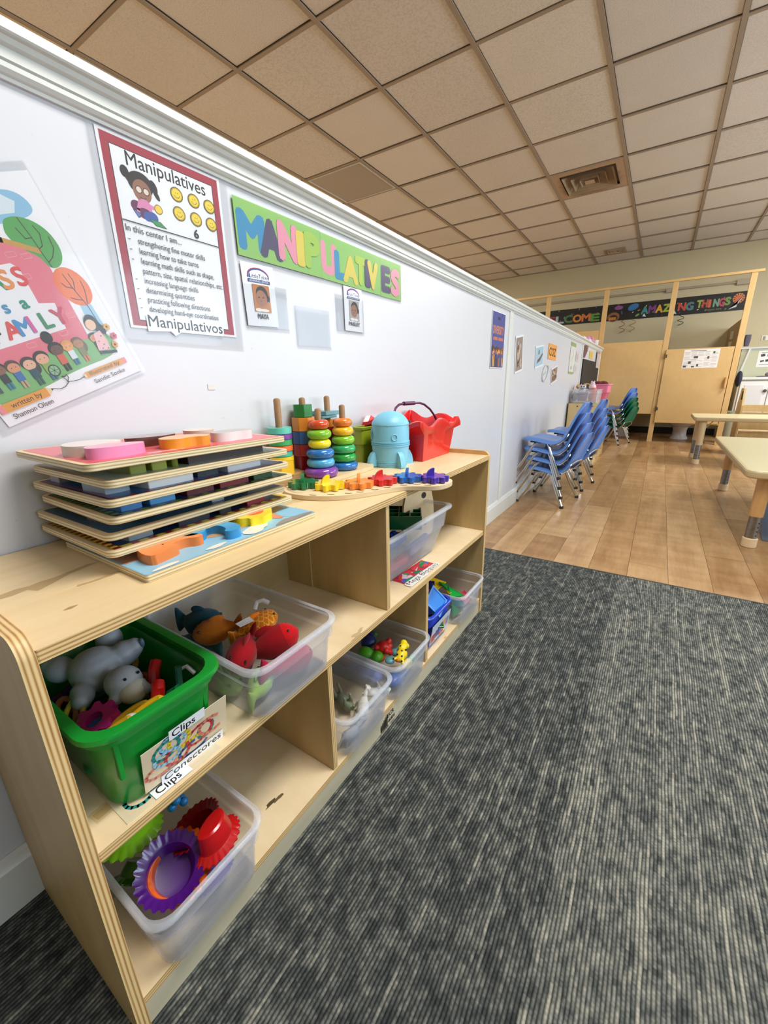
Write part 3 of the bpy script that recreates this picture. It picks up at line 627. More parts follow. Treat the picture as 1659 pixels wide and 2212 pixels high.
tray('clear_tray', 'clear tray of rubber animals, touching the animal figure tray', 'tray', .030, .350, .694, .884, ZB, ZB + .108, BIN, BINRIM)
tray('clear_tray', 'clear tray with yellow and green magnet tiles at the shelf far end', 'tray', .030, .350, 1.092, 1.300, ZB, ZB + .110, BIN, BINRIM)
tray('clear_box', 'large clear box of building blocks on the middle shelf', 'box', .022, .300, .722, 1.118, ZM, ZM + .148, BIN, BINRIM, rimw=.012, taper=.046, step=.55)
GREEN = M('#128A2E', .28, coat=.3); gt = tray('green_tray', 'green plastic tray of linking clips, nearest on the middle shelf', 'tray', .030, .322, .108, .287, ZM, ZM + .128, GREEN, GREEN, rimw=.012, taper=.022, step=.80, roll=.006, rr=.036)
BLUEP = clear('blue_plastic', '#2B49C2', .88, .2); tray('blue_tray', 'blue plastic tray of magnet tiles beside the far clear tray', 'tray', .045, .322, .916, 1.085, ZB, ZB + .118, BLUEP, M('#2947C0', .2, coat=.4), rimw=.008, taper=.020)
for yy in (.140, .253): obj('rib', MB().box(.296, .306, yy - .003, yy + .003, ZM + .05, ZM + .112), GREEN, gt, ang=0, bevel=.001)
# label cards
def linkart(P, w_, h_, seed, n=9, cols=('#2C4F8C', '#2E8A86', '#E0C733', '#C23A44', '#9CC8E0', '#D9806A')):
    r = random.Random(seed); P.rect(0, 0, w_, h_, '#D9C6A6')
    for k in range(n):
        cx_, cy_ = r.uniform(.15, .85) * w_, r.uniform(.2, .8) * h_; rx, ry = r.uniform(.10, .20) * w_, r.uniform(.16, .3) * h_; a = r.uniform(0, 3)
        pts = [(cx_ + rx * math.cos(t) * math.cos(a) - ry * math.sin(t) * math.sin(a), cy_ + rx * math.cos(t) * math.sin(a) * .8 + ry * math.sin(t) * math.cos(a) * .8) for t in [2 * PI * i / 14 for i in range(r.randint(10, 15))]]
        P.line([(min(max(x, .002), w_ - .002), min(max(y, .002), h_ - .002)) for x, y in pts], .0045, cols[k % len(cols)])
cd_ = thing('label_card', 'laminated picture card reading Clips and Conectores on the green tray', 'label', (.303, .215, .36))
V_ = Vector((.013, 0, .07)).normalized(); O_ = Vector((.3036, .158, .329))
def slab(name, O, U, V, w_, h_, m, par, t=.0006):
    O, U, V = Vector(O), Vector(U), Vector(V); N = U.cross(V).normalized(); q = [O, O + U * w_, O + U * w_ + V * h_, O + V * h_]
    return obj(name, MB().loft([[tuple(a - N * t) for a in q], [tuple(a) for a in q]]), m, par, ang=0)
slab('card', O_, EY, V_, .119, .070, M('#E8E2D6', .3), cd_)
P = Print(); linkart(P, .119, .070, 8, 12); P.rect(.034, .062, .050, .017, '#E9ECF0', l=30).text('Clips', .038, .065, .0165, '#101010', bold=.012, l=31)
P.rect(.020, -.006, .092, .017, '#E9ECF0', l=30).text('Conectores', .024, -.002, .0165, '#101010', w_=.084, bold=.012, l=31); P.build('print', cd_, O_ + Vector((.0003, 0, 0)), EY, V_, .25, .00005)
cs = thing('label_card', 'laminated Clips card lying under the green tray on the shelf', 'label', (.30, .19, ZM))
slab('card', (.318, .128, ZM + .0008), EY, (-1, .0, 0), .128, .075, M('#D6C9AA', .25), cs)
P = Print(); linkart(P, .10, .055, 21, 8); P.rect(.030, -.006, .050, .017, '#E9ECF0', l=30).text('Clips', .035, -.002, .0165, '#101010', bold=.012, l=31); P.build('print', cs, (.312, .133, ZM + .0009), EY, (-1, 0, 0), .25, .00004)
mc = thing('label_card', 'laminated block picture card reading Mega Bloques on the middle shelf', 'label', (.28, .9, ZM))
a_ = math.radians(-2); U_ = Vector((-math.sin(a_), math.cos(a_), 0)); V_ = Vector((-math.cos(a_), -math.sin(a_), 0))
slab('card', (.300, .828, ZM + .0008), U_, V_, .155, .050, M('#B92836', .25), mc)
P = Print(); r = random.Random(4)
for k in range(26): P.rect(r.uniform(.003, .13), r.uniform(.008, .036), .024, .012, r.choice(['#B3202C', '#C8303A', '#CE3A3E', '#1F7A48', '#2A9060', '#2F62B8', '#DCC8D0']), rot=r.uniform(-20, 30))
P.poly([(-.006, -.014), (.085, -.014), (.088, -.008), (.160, -.010), (.163, .006), (.08, .010), (.0, .010), (-.008, .003)], '#E9E9E6', l=40).text('Mega Bloques', .0, -.0065, .0215, '#0E0E0E', w_=.155, bold=.004, l=41); P.build('print', mc, (.300, .828, ZM + .0009), U_, V_, .25, .00003)
bc_ = thing('label_card', 'picture card with orange and red blocks on the blue tray front', 'label', (.305, 1.0, .12)); V_ = Vector((.012, 0, .07)).normalized()
slab('card', (.3105, .935, .078), EY, V_, .125, .068, M('#D8DCE6', .3), bc_)
P = Print(); P.rect(0, 0, .125, .068, '#C9D2E2').rect(.004, .004, .030, .030, '#B83440').rect(.03, .01, .03, .028, '#3A4E9A').rect(.055, .018, .025, .03, '#4C6ED0').ell(.085, .035, .010, .020, '#F0A030', rot=-20).rect(.06, .004, .03, .012, '#C83A30').rect(.10, .02, .018, .03, '#8A93B4'); P.build('print', bc_, (.3108, .935, .078), EY, V_, .25, .00006)

# ------------------------------------------------------------------ toys in the trays
RUB = lambda c: M(c, .38, var=.04, vs=25)
# rubber grey animal in the green tray
ra = thing('rubber_animal', 'grey rubber animal toy lying on its back in the green tray', 'toy', (.14, .2, .40)); GR = M('#9DA3AC', .45)
blob('body', [((.128, .196, .418), (.040, .036, .032)), ((.085, .165, .420), (.026, .020, .018)), ((.072, .158, .422), (.016, .014, .014)), ((.160, .163, .412), (.020, .015, .015)), ((.172, .156, .410), (.013, .012, .013)),
              ((.140, .232, .428), (.020, .022, .020)), ((.146, .244, .434), (.015, .012, .015)), ((.082, .236, .430), (.020, .020, .022)), ((.068, .244, .438), (.013, .012, .015)),
              ((.200, .200, .424), (.027, .024, .021)), ((.224, .208, .420), (.014, .012, .011)), ((.214, .182, .414), (.009, .010, .009)), ((.234, .213, .418), (.008, .008, .007))], GR, ra, .003, 5)
for q in ((.216, .214, .437), (.218, .196, .438)): obj('eye', MB().ell(q, .0022, 8), M('#101010', .2), ra)
obj('muzzle', MB().ell((.219, .202, .417), (.021, .019, .017), 16), M('#C9C6BC', .45), ra); obj('foot_pad', MB().ell((.156, .251, .441), (.006, .004, .008), 10), M('#5C6E86', .5), ra)
# linking clips
def ringlink(label, c, pts, r_, grp='plastic linking clips'): tag(obj('linking_clip', MB().tube(pts, r_, 8, True), M(c, .25, coat=.3)), label, 'toy', grp)
def loop(cx_, cy_, cz, a, b, ang, tilt=0, n=20):
    q = rots(ang, tilt); return [tuple(Vector((cx_, cy_, cz)) + q @ Vector((a * math.cos(2 * PI * i / n), b * math.sin(2 * PI * i / n), 0))) for i in range(n)]
def geartoy(label, c, cx_, cy_, cz, R_, hole, teeth, tilt, ang, name='gear_ring', h=.007):
    mb = MB(); n = teeth * 8; out = [R_ * (1 + .15 * max(-1, min(1, 1.8 * math.cos(2 * PI * i / 8)))) for i in range(n)]
    o_ = [(out[i] * math.cos(2 * PI * i / n), out[i] * math.sin(2 * PI * i / n)) for i in range(n)]; q = [(hole * math.cos(2 * PI * i / n), hole * math.sin(2 * PI * i / n)) for i in range(n)]
    mb.T = xf((cx_, cy_, cz), ang, tilt); mb.loft([[(x, y, -h) for x, y in q], [(x, y, -h) for x, y in o_], [(x, y, h) for x, y in o_], [(x, y, h) for x, y in q], [(x, y, -h) for x, y in q]], False, False)
    return tag(obj(name, mb, M(c, .3, coat=.2)), label, 'toy')
geartoy('magenta gear ring leaning in the green tray', '#C02884', .222, .152, .404, .0245, .011, 8, 18, 10)
geartoy('blue ring seen through the magenta gear ring', '#2C78C0', .226, .154, .392, .020, .008, 6, 10, 40)
ringlink('yellow link nearest the tray rim beside the magenta gear', '#E8B51C', loop(.272, .152, .414, .008, .021, -25, 25), .0052)
ringlink('second yellow link leaning on the front rim', '#EDBE20', loop(.272, .188, .414, .009, .024, -12, 20), .0055)
ringlink('dull yellow link behind the two front links', '#C89A20', loop(.254, .180, .408, .009, .021, -18, 18), .0052)
ringlink('brown link in the shade behind the magenta gear', '#8A4A28', loop(.170, .138, .404, .010, .028, 75, 10), .004)
ringlink('thin yellow green link in the tray corner', '#B8A838', loop(.182, .142, .404, .010, .026, 55, 15), .0035)
tag(obj('linking_clip', MB().tube([(.262, .205, .392), (.262, .211, .41), (.258, .217, .425), (.250, .222, .428)], .0085, 10), M('#C01418', .3, coat=.3)), 'red tube clip standing by the front rim', 'toy', 'plastic linking clips')
tag(obj('linking_clip', MB().tube([(.235, .222, .388), (.222, .228, .408), (.212, .236, .424), (.205, .245, .431)], .008, 10), M('#A81216', .3, coat=.3)), 'long red tube clip pointing to the tray far corner', 'toy', 'plastic linking clips')
tag(obj('linking_clip', MB().tube([(.262, .225, .392), (.256, .232, .408), (.262, .240, .415), (.268, .233, .402)], .0055, 8), M('#0E7A50', .3, coat=.3)), 'dark green curled clip behind the front rim', 'toy', 'plastic linking clips')
tag(obj('linking_clip', MB().tube([(.252, .248, .392), (.248, .251, .415), (.246, .254, .432)], .005, 8), M('#3A7A68', .35)), 'grey green straight clip standing in the tray', 'toy', 'plastic linking clips')
tag(obj('linking_clip', MB().tube([(.245, .256, .425), (.250, .264, .428), (.262, .268, .418)], .0032, 8), M('#C8CCD4', .3)), 'thin white bent clip in the far tray corner', 'toy', 'plastic linking clips')
tag(obj('linking_clip', MB().ell((.277, .172, .420), (.012, .009, .006)), M('#E6E2D2', .3)), 'white daisy end of a clip at the front rim', 'toy', 'plastic linking clips')
r = random.Random(9)
for k in range(12):
    cx_, cy_ = r.uniform(.06, .25), r.uniform(.135, .262)
    tag(obj('linking_clip', MB().tube(loop(cx_, cy_, ZM + .035 + .012 * (k % 3), .011, .022, r.uniform(0, 180), r.uniform(-25, 25)), .005, 6, True), M(['#B02020', '#2050A0', '#C8A020', '#208050', '#7A3A90', '#B85A20'][k % 6], .35)), 'linking clip buried in shade at the bottom of the green tray', 'toy', 'clips at the bottom of the green tray')

# felt fish
def fish(name, label, c, loc, yaw, L=.10, wd=.022, ht=.020, pitch=0, roll=0, scales=None, head=None, grp='felt fish in the clear tray'):
    t = thing(name, label, 'toy', loc, grp); prof_ = [(-.50, .02, .05), (-.46, .35, .42), (-.38, .65, .74), (-.25, .92, .98), (-.08, 1, 1.05), (.10, .85, .88), (.24, .5, .55), (.33, .28, .36), (.38, .24, .62), (.46, .26, .95), (.50, .14, 1.0)]
    T = rots(yaw, roll, pitch); n = 14
    def lp(u, a, b): return [tuple(T @ Vector((u * L, wd * a * math.cos(2 * PI * i / n), ht * b * math.sin(2 * PI * i / n)))) for i in range(n)]
    obj('body', MB().loft([lp(*q) for q in prof_]), felt(c, scales), t, ang=70, world=False)
    if head: obj('head', MB().loft([lp(u, a * 1.03, b * 1.03) for u, a, b in ((-.51, .03, .05), (-.46, .37, .44), (-.38, .67, .76), (-.30, .84, .90), (-.24, .86, .92))]), felt(head), t, ang=70, world=False)
    for s_ in (-1, 1): obj('eye', MB().ell(tuple(T @ Vector((-.36 * L, s_ * wd * .50, ht * .55))), .0024, 8), M('#0C0C0C', .3), t, world=False)
    fin = MB(); fin.T = xf((0, 0, 0)) @ T.to_4x4(); fin.ell((0, 0, ht * 1.0), (L * .16, wd * .14, ht * .35), 12); obj('fin', fin, felt(c), t, world=False)
    return t
def felt(c, scales=None):
    key = 'felt_%s_%s' % (c, scales)
    if key in MATS: return MATS[key]
    m, nt, p = new_mat(key); v = tex_coord(nt); n = noise(nt, v, 160, 4, .7)
    f = mth(nt, 'MULTIPLY_ADD', n, .5, .75); g = nt.nodes.new('ShaderNodeCombineColor'); [nt.links.new(f, g.inputs[i]) for i in range(3)]
    col = mixc(nt, 1.0, lin(c), g.outputs[0], 'MULTIPLY')
    if scales:
        s = nt.nodes.new('ShaderNodeSeparateXYZ'); nt.links.new(v, s.inputs[0])
        # rows of scallops
        row = mth(nt, 'FLOOR', mth(nt, 'DIVIDE', s.outputs[0], .0065)); fx = mth(nt, 'FRACT', mth(nt, 'DIVIDE', s.outputs[0], .0065))
        fy = mth(nt, 'SUBTRACT', mth(nt, 'FRACT', mth(nt, 'ADD', mth(nt, 'DIVIDE', s.outputs[1], .011), mth(nt, 'MULTIPLY', row, .5))), .5)
        d = mth(nt, 'SQRT', mth(nt, 'ADD', mth(nt, 'MULTIPLY', fx, fx), mth(nt, 'MULTIPLY', mth(nt, 'MULTIPLY', fy, fy), 3.2)))
        col = mixc(nt, mth(nt, 'COMPARE', d, .86, .09), col, scales)
    nt.links.new(col, p.inputs['Base Color']); p.inputs['Roughness'].default_value = .95; p.inputs['Specular IOR Level'].default_value = .1
    p.inputs['Sheen Weight'].default_value = .15; bump(nt, p, n, .3, .001); return m
FZ = ZM + .004
fish('felt_fish', 'orange felt fish with yellow scales, tag on its nose', '#E2761C', (.218, .412, .402), 85 + 180, .100, .026, .020, scales='#F2C046', pitch=4)
fish('felt_fish', 'brown orange felt fish behind the white tag', '#B8661C', (.168, .372, .400), 60, .085, .026, .022)
fish('felt_fish', 'dark teal felt whale at the back of the clear tray', '#1E4A5A', (.110, .375, .395), 200, .10, .030, .026)
fish('felt_fish', 'grey teal felt fish lying under the teal whale', '#3E6470', (.140, .345, .372), 30, .09, .026, .020)
fish('felt_fish', 'red felt fish beside the green tray rim', '#8C1018', (.258, .356, .400), 120, .090, .024, .026, pitch=-8, roll=20)
fish('felt_fish', 'red felt fish with bright red head leaning on the front', '#860C14', (.282, .392, .400), 235, .100, .024, .028, pitch=18, head='#B01016')
fish('felt_fish', 'crimson felt fish pressed against the clear tray front', '#A0183A', (.306, .404, .366), 268, .115, .020, .024, pitch=-14, head='#B02040')
fish('felt_fish', 'lime green felt fish at the bottom of the clear tray', '#8DB04A', (.292, .352, .350), 300, .082, .020, .020, head='#9DB860')
fish('felt_fish', 'pale green felt fish tail by the green tray', '#A4C47A', (.235, .335, .346), 170, .07, .020, .018)
tag(obj('care_tag', MB().loft([[(.222, .372, .430), (.234, .372, .428), (.238, .398, .428), (.226, .398, .432)], [(.222, .372, .4306), (.234, .372, .4286), (.238, .398, .4286), (.226, .398, .4326)]]), M('#E6E4E4', .6), ang=0), 'white fabric care tag on the orange scaled fish', 'tag')
tag(obj('clear_tag', MB().tube([(.205, .428, .425), (.203, .436, .436), (.210, .444, .438), (.219, .450, .432)], .004, 6), clear('film', '#F4F4F8', .4, .05)), 'curl of clear film standing behind the orange fish', 'tag')

# fluted bowls
def bowl(name, label, c, loc, R_, H_, nrm, spin=0, half=False):
    t = thing(name, label, 'bowl', loc); n = 96; RQ = Vector(nrm).normalized().to_track_quat('Z', 'Y').to_matrix() @ rots(spin)
    def lp(rf, zz, fl=0.0): return [tuple(RQ @ Vector((R_ * (rf + fl * (1 if (i % 4) < 2 else -1)) * math.cos(2 * PI * i / n), R_ * (rf + fl * (1 if (i % 4) < 2 else -1)) * (.80 if half else 1) * math.sin(2 * PI * i / n) * (.55 if half and math.sin(2 * PI * i / n) < 0 else 1), zz))) for i in range(n)]
    obj('bowl', MB().loft([lp(.50, -H_), lp(.60, -H_ * .95), lp(.72, -H_ * .28), lp(.74, -H_ * .22), lp(.80, -H_ * .18), lp(1.0, 0, .035), lp(1.0, .002, .035), lp(.78, -H_ * .14), lp(.70, -H_ * .18), lp(.57, -H_ * .90), lp(.40, -H_ * .93)]), M(c, .25, coat=.25), t, ang=30, world=False)
    return t
bowl('fluted_bowl', 'purple fluted bowl lying open in the bottom tray', '#4A0E78', (.274, .176, .146), .0465, .038, (.42, -.12, .90), 0)
bowl('fluted_bowl', 'orange fluted bowl edge showing beneath the purple bowl', '#F0681E', (.2715, .1855, .1345), .0480, .038, (.42, -.12, .90), 4)
bowl('fluted_bowl', 'lime green fluted bowl upside down under the shelf', '#7DB81C', (.172, .168, .156), .048, .040, (-.05, -.15, -1), 0)
bowl('fluted_bowl', 'darker green fluted bowl in the tray corner', '#3F7A14', (.205, .150, .098), .030, .024, (.3, -.6, -.6), 0)
bowl('fluted_bowl', 'red fluted bowl with half round top in front', '#B80E14', (.290, .240, .136), .040, .040, (.10, .10, -1), 30, True)
bowl('fluted_bowl', 'dark red fluted bowl leaning behind the first red one', '#A00C12', (.238, .236, .134), .042, .034, (-.35, -.25, .9), 20)
bowl('fluted_bowl', 'violet fluted bowl standing low behind the frosted front', '#4A1A8A', (.298, .222, .090), .032, .030, (.5, .1, -.8), 0)
tag(obj('bead_chain', MB().ell((.196, .226, .155), .007).ell((.190, .236, .156), .007).ell((.200, .233, .165), .007).ell((.188, .245, .150), .007).ell((.204, .242, .156), .007), M('#1E7AB8', .3)), 'blue knobbly beads behind the red bowls', 'toy')

# small animal figures in the dividers tray
def quad(label, cat, loc, yaw, c, s=1.0, roll=0, c2=None):
    t = thing('animal_figure', label, cat, loc); T = rots(yaw, roll)
    E_ = [((0, 0, 0), (.030, .013, .014)), ((-.012, 0, .002), (.018, .0135, .015)), ((.030, 0, .010), (.013, .008, .009)), ((.040, 0, .016), (.011, .008, .008)), ((.049, 0, .012), (.007, .006, .006)), ((.038, .008, .024), (.003, .003, .004)), ((.038, -.008, .024), (.003, .003, .004))]
    for sx in (-.020, .020):
        for sy in (-.008, .008):
            for k in range(4): E_.append(((sx * (1 + .05 * k), sy, -.010 - k * .0065), (.0050 - .0005 * k, .0045 - .0004 * k, .0060)))
    for k in range(4): E_.append(((-.030 - .004 * k, 0, .004 - .006 * k), (.0035, .0028, .0045)))
    blob('body', [(tuple(T @ (Vector(a) * s)), tuple(q * s for q in b), T) for a, b in E_], M(c, .6, var=.15, vs=90), t, .0019, 3).location = (0, 0, 0)
    for sy in (-.006, .006): obj('eye', MB().ell(tuple(T @ (Vector((.044, sy, .018)) * s)), .0012, 6), M('#0A0A0A', .3), t, world=False)
    return t
quad('grey green animal figure lying upside down in the clear tray', 'toy', (.235, .628, .082), 165, '#7E8670', 1.05, 168)
quad('white goat figure standing by the clear tray front wall', 'toy', (.292, .628, .092), 120, '#C9C8C2', 1.05, 30)
quad('small white animal figure at the tray front corner', 'toy', (.298, .672, .105), 60, '#BFC0BE', .7, 90)
quad('greyish figure seen through the frosted front wall', 'toy', (.308, .560, .080), 80, '#9A9CA4', .85, 10)
tag(obj('pebble', MB().ell((.190, .610, ZB + .010), (.012, .010, .008)), M('#8E8A78', .7)), 'small stone coloured bit at the back of the figure tray', 'toy')

# rubber animals
def rubber(label, loc, c, ells, extra=()):
    t = thing('rubber_animal', label, 'toy', loc, 'rubber animals in the clear tray'); blob('body', [(a, b) for a, b in ells], RUB(c), t, .0024, 4).location = (0, 0, 0)
    for nm, cc, a, b in extra: obj(nm, MB().ell(a, b, 10), M(cc, .4), t, world=False)
    return t
rubber('yellow rubber giraffe with black spots lying on top', (.302, .796, .138), '#E8CE1C', [((0, -.004, 0), (.015, .018, .013)), ((.004, -.020, -.002), (.012, .012, .010)), ((-.010, .018, .004), (.012, .016, .011)), ((-.016, .034, .006), (.010, .010, .009)), ((-.008, .036, -.002), (.008, .008, .008)), ((.014, -.026, .000), (.006, .006, .005)), ((-.004, -.032, .002), (.004, .006, .004)), ((.018, -.030, -.003), (.005, .006, .004))],
       [('spot', '#141414', q, .0026) for q in ((.002, -.006, .0125), (.008, .004, .0115), (-.004, -.020, .008), (.010, -.020, .008), (-.012, .010, .012), (.016, -.031, .002), (-.006, -.036, .004))] + [('nose', '#D8701C', (.002, -.031, -.001), (.007, .004, .005))])
rubber('red rubber elephant behind the yellow giraffe', (.240, .797, .132), '#CC2420', [((0, 0, 0), (.022, .020, .018)), ((.016, .006, .006), (.010, .010, .010)), ((.004, .024, .006), (.009, .010, .012)), ((.018, -.010, .002), (.008, .009, .009)), ((.026, -.004, -.004), (.007, .008, .008)), ((-.010, -.018, .006), (.008, .007, .009))])
rubber('green rubber frog by the near side of the tray', (.225, .757, .128), '#4C9C1E', [((-.014, -.002, .004), (.022, .018, .014)), ((.018, .006, -.002), (.018, .018, .014)), ((.002, .014, -.004), (.014, .012, .010))], [('stripe', '#C8501C', (.032, .012, -.006), (.005, .010, .008))])
rubber('dark blue rubber animal in the shade of the shelf', (.190, .800, .130), '#18265A', [((0, 0, 0), (.022, .024, .018)), ((-.01, .022, .008), (.012, .012, .010))])
rubber('pale teal rubber animal peeking between red and yellow', (.272, .808, .122), '#5A98A0', [((0, 0, 0), (.014, .012, .010)), ((.004, .010, .008), (.006, .006, .006)), ((.004, -.034, -.002), (.014, .014, .008))])
rubber('second yellow rubber animal below the giraffe', (.316, .790, .115), '#E2C820', [((0, 0, 0), (.010, .020, .012)), ((.002, .016, -.004), (.008, .008, .008))])
rubber('green block shaped rubber piece behind frosted plastic', (.312, .825, .105), '#1E8A4A', [((0, 0, 0), (.010, .014, .014)), ((0, .012, -.006), (.009, .010, .010))])
rubber('blue rubber whale at the bottom of the tray', (.300, .760, .082), '#2C5AB0', [((0, 0, 0), (.022, .030, .016)), ((.004, .034, -.002), (.014, .018, .012))])
rubber('large pale blue rubber animal against the near wall', (.215, .735, .088), '#6A84D0', [((0, 0, 0), (.045, .024, .022)), ((.04, 0, 0), (.02, .02, .018))])
rubber('dark red rubber animal at the back of the tray', (.120, .745, .090), '#8A2A3A', [((0, 0, 0), (.030, .026, .022)), ((.03, 0, 0), (.02, .02, .018))])
rubber('green rubber animal at the back corner of the tray', (.165, .840, .110), '#4C7A3A', [((0, 0, 0), (.02, .02, .02)), ((.012, .01, .012), (.01, .01, .01))])

# magnet tiles
def magtile(label, c, T, tri=True, s=.062):
    t = thing('magnet_tile', label, 'toy', (0, 0, 0), 'magnet building tiles'); t.matrix_world = T; PLOC[t.name] = Vector((0, 0, 0))
    P_ = [(0, 0), (s, 0), (s / 2, s * .86)] if tri else [(0, 0), (s, 0), (s, s), (0, s)]
    cx_, cy_ = sum(q[0] for q in P_) / len(P_), sum(q[1] for q in P_) / len(P_); sc = lambda k: [(cx_ + (x - cx_) * k, cy_ + (y - cy_) * k) for x, y in P_]
    a, b = sc(1), sc(.82)
    fr = MB().loft([[(x, y, -.003) for x, y in b], [(x, y, -.003) for x, y in a], [(x, y, .003) for x, y in a], [(x, y, .003) for x, y in b], [(x, y, -.003) for x, y in b]], False, False)
    obj('frame', fr, M(c, .2, coat=.4), t, ang=0, bevel=.0008, world=False); obj('window', MB().prism(b, -.0012, .0012), M(c, .12, coat=.3), t, ang=0, world=False); return t
magtile('yellow magnet triangle leaning at the back of the far tray', '#F4C81C', xf((.235, 1.135, .148), 88, 24, 0), True, .074)
magtile('small orange yellow magnet tile under the yellow triangle', '#F0A81C', xf((.275, 1.150, .140), 80, 10, 12), True, .050)
magtile('green magnet tile by the front of the far tray', '#169A3E', xf((.285, 1.135, .136), 60, 14, 8), True, .062)
magtile('second green magnet tile poking up behind the first', '#128A34', xf((.270, 1.165, .140), 120, 35, 0), True, .050)
magtile('dark blue magnet tile at the back of the far tray', '#161E6A', xf((.190, 1.105, .135), 30, 40, 0), False, .05)
magtile('large blue magnet tile resting on the blue tray rim', '#1C78D0', xf((.318, .985, .150), 95, 55, -22), False, .070)
magtile('red magnet triangle behind the large blue tile', '#C01820', xf((.245, 1.03, .160), 85, 30, 10), True, .075)
magtile('dark red magnet tile in the back of the blue tray', '#7A1018', xf((.205, .995, .150), 60, 20, 0), False, .05)
magtile('dark green magnet tile down in the blue tray', '#1C5A1C', xf((.290, .955, .120), 40, 14, 0), False, .055)
magtile('lime magnet tile under the large blue tile', '#7AD05A', xf((.285, 1.00, .128), 50, 18, 0), True, .055)
magtile('crimson magnet tile behind the far tray front wall', '#B0204A', xf((.305, 1.225, .070), 80, 40, 0), False, .045)
magtile('green magnet tile standing behind the frosted wall', '#1C7A4A', xf((.300, 1.125, .070), 80, 60, 0), True, .055)
magtile('teal magnet tile lying at the bottom of the far tray', '#2A6A70', xf((.270, 1.180, .075), 30, 8, 0), False, .05)

# blocks and boards in the large clear box
gb = thing('block_tray', 'dark green compartment tray standing in the large clear box', 'toy', (.15, 1.0, .43)); mb = MB(); T = xf((.095, .930, .408), 29.6)
mb.T = T; mb.box(0, .168, 0, .108, -.002, .001)
for a in range(6): mb.box(a * .0333 - .0012, a * .0333 + .0012, 0, .108, .001, .040)
for b in range(4): mb.box(0, .168, b * .0356 - .0012, b * .0356 + .0012, .001, .040)
obj('tray', mb, M('#0C5A30', .3, coat=.3), gb, ang=0)
def brick(label, c, T, nx_, ny_, s=.024, grp='large plastic blocks'):
    mb = MB(); mb.T = T; mb.box(0, nx_ * s, 0, ny_ * s, 0, s * .8)
    t = thing('building_block', label, 'block', tuple(T.translation), grp); PLOC[t.name] = Vector(T.translation)
    obj('block', mb, M(c, .25, coat=.2), t, ang=0, bevel=.001); st_ = MB(); st_.T = T
    for i in range(nx_):
        for j in range(ny_): st_.lathe([(s * .30, s * .8), (s * .30, s * 1.0), (s * .26, s * 1.02)], ((i + .5) * s, (j + .5) * s, 0), 10)
    obj('stud', st_, M(c, .25, coat=.2), t)
brick('dark blue building block in front of the green compartment tray', '#12309A', xf((.178, .80, .384), 4, 0, 0), 2, 7)
brick('blue building block seen through the frosted box front', '#3C5CB0', xf((.225, .930, .352), 4, 0, 0), 1, 6)
brick('red building block seen through the frosted box front', '#C8303A', xf((.222, .790, .345), -4, 0, 0), 1, 5)
brick('red building block in the bottom of the clear box', '#B8202C', xf((.15, .80, .335), 8, 0, 0), 2, 4)
hb = thing('holed_board', 'pale wooden board with oval holes standing in the clear box', 'toy', (.16, 1.15, .44)); 
mb = MB(); mb.T = xf((.170, 1.03, .335), 72, 90, 0); mb.prism(smoothpoly([(0, 0), (.12, 0), (.13, .10), (.10, .21), (.02, .22), (-.01, .10)], 1), -.004, .004); obj('board', mb, PALEWOOD, hb, ang=0)
for q in ((.085, .06), (.045, .10), (.08, .15)):
    m2 = MB(); m2.T = xf((.170, 1.03, .335), 72, 90, 0) @ xf((q[0], q[1], 0)); m2.lathe([(.010, -.0046), (.010, .0046)], seg=14); obj('hole', m2, M('#3A3026', .8), hb)
hc = thing('slotted_board', 'pale wooden board with a dark slot against the shelf back', 'toy', (.04, 1.22, .46))
obj('board', MB().box(.030, .038, 1.14, 1.312, ZM + .002, .560), PALEWOOD, hc, ang=0, bevel=.002); obj('slot', MB().box(.037, .0386, 1.245, 1.285, .515, .538), M('#2A2018', .8), hc, ang=0, bevel=.004)
# ================================================================== ON TOP OF THE SHELF
# wooden puzzles: bottom one plus six stacked
PZ = M('#B7946A', .6, var=.08, vs=60)
def puzzle(label, x0, x1, y0, y1, z0, th, field, border=None, rot=0, wood_m=PALEWOOD, inset=.007, rc=.012):
    t = thing('wooden_puzzle', label, 'puzzle', ((x0 + x1) / 2, (y0 + y1) / 2, z0), 'wooden puzzles stacked on the shelf')
    a = math.radians(rot); cx_, cy_ = (x0 + x1) / 2, (y0 + y1) / 2
    R2 = lambda q: (cx_ + (q[0] - cx_) * math.cos(a) - (q[1] - cy_) * math.sin(a), cy_ + (q[0] - cx_) * math.sin(a) + (q[1] - cy_) * math.cos(a))
    mb = MB(); mb.mi = 0; mb.prism([R2(q) for q in rrect(x0, x1, y0, y1, rc, 5)], z0, z0 + th, top=1); obj('board', mb, [PLYZ2, wood_m], t, ang=30, bevel=.0012)
    P = Print(); P.poly([R2(q) for q in rrect(x0 + inset, x1 - inset, y0 + inset, y1 - inset, rc * .6, 4)], border or field)
    if border:
        P.poly([R2(q) for q in rrect(x0 + inset + .009, x1 - inset - .009, y0 + inset + .009, y1 - inset - .009, .005, 3)], field)
    return t, P, R2
def pieces(t, R2, z, items, h=.0138):
    for pts, c, m_top in items:
        mb = MB(); mb.prism([R2(q) for q in pts], z - .002, z + h, top=1); obj('puzzle_piece', mb, [M(c, .4), M(m_top, .35)], t, ang=30, bevel=.001)
LAB = {0: 'wooden dinosaur puzzle at the bottom of the stack, clouds and orange piece showing',
       1: 'wooden puzzle with red and yellow checked rim, second from the bottom', 2: 'plain rimmed wooden puzzle with dark blue field, third from the bottom',
       3: 'wooden puzzle with purple and green checked rim, fourth from the bottom', 4: 'wooden puzzle with blue and red rim and white pieces, third from the top',
       5: 'wooden puzzle with olive and dark brown pieces, second from the top', 6: 'top wooden puzzle with a pink red field and animal pieces'}
DIN = '#8FC0D8'
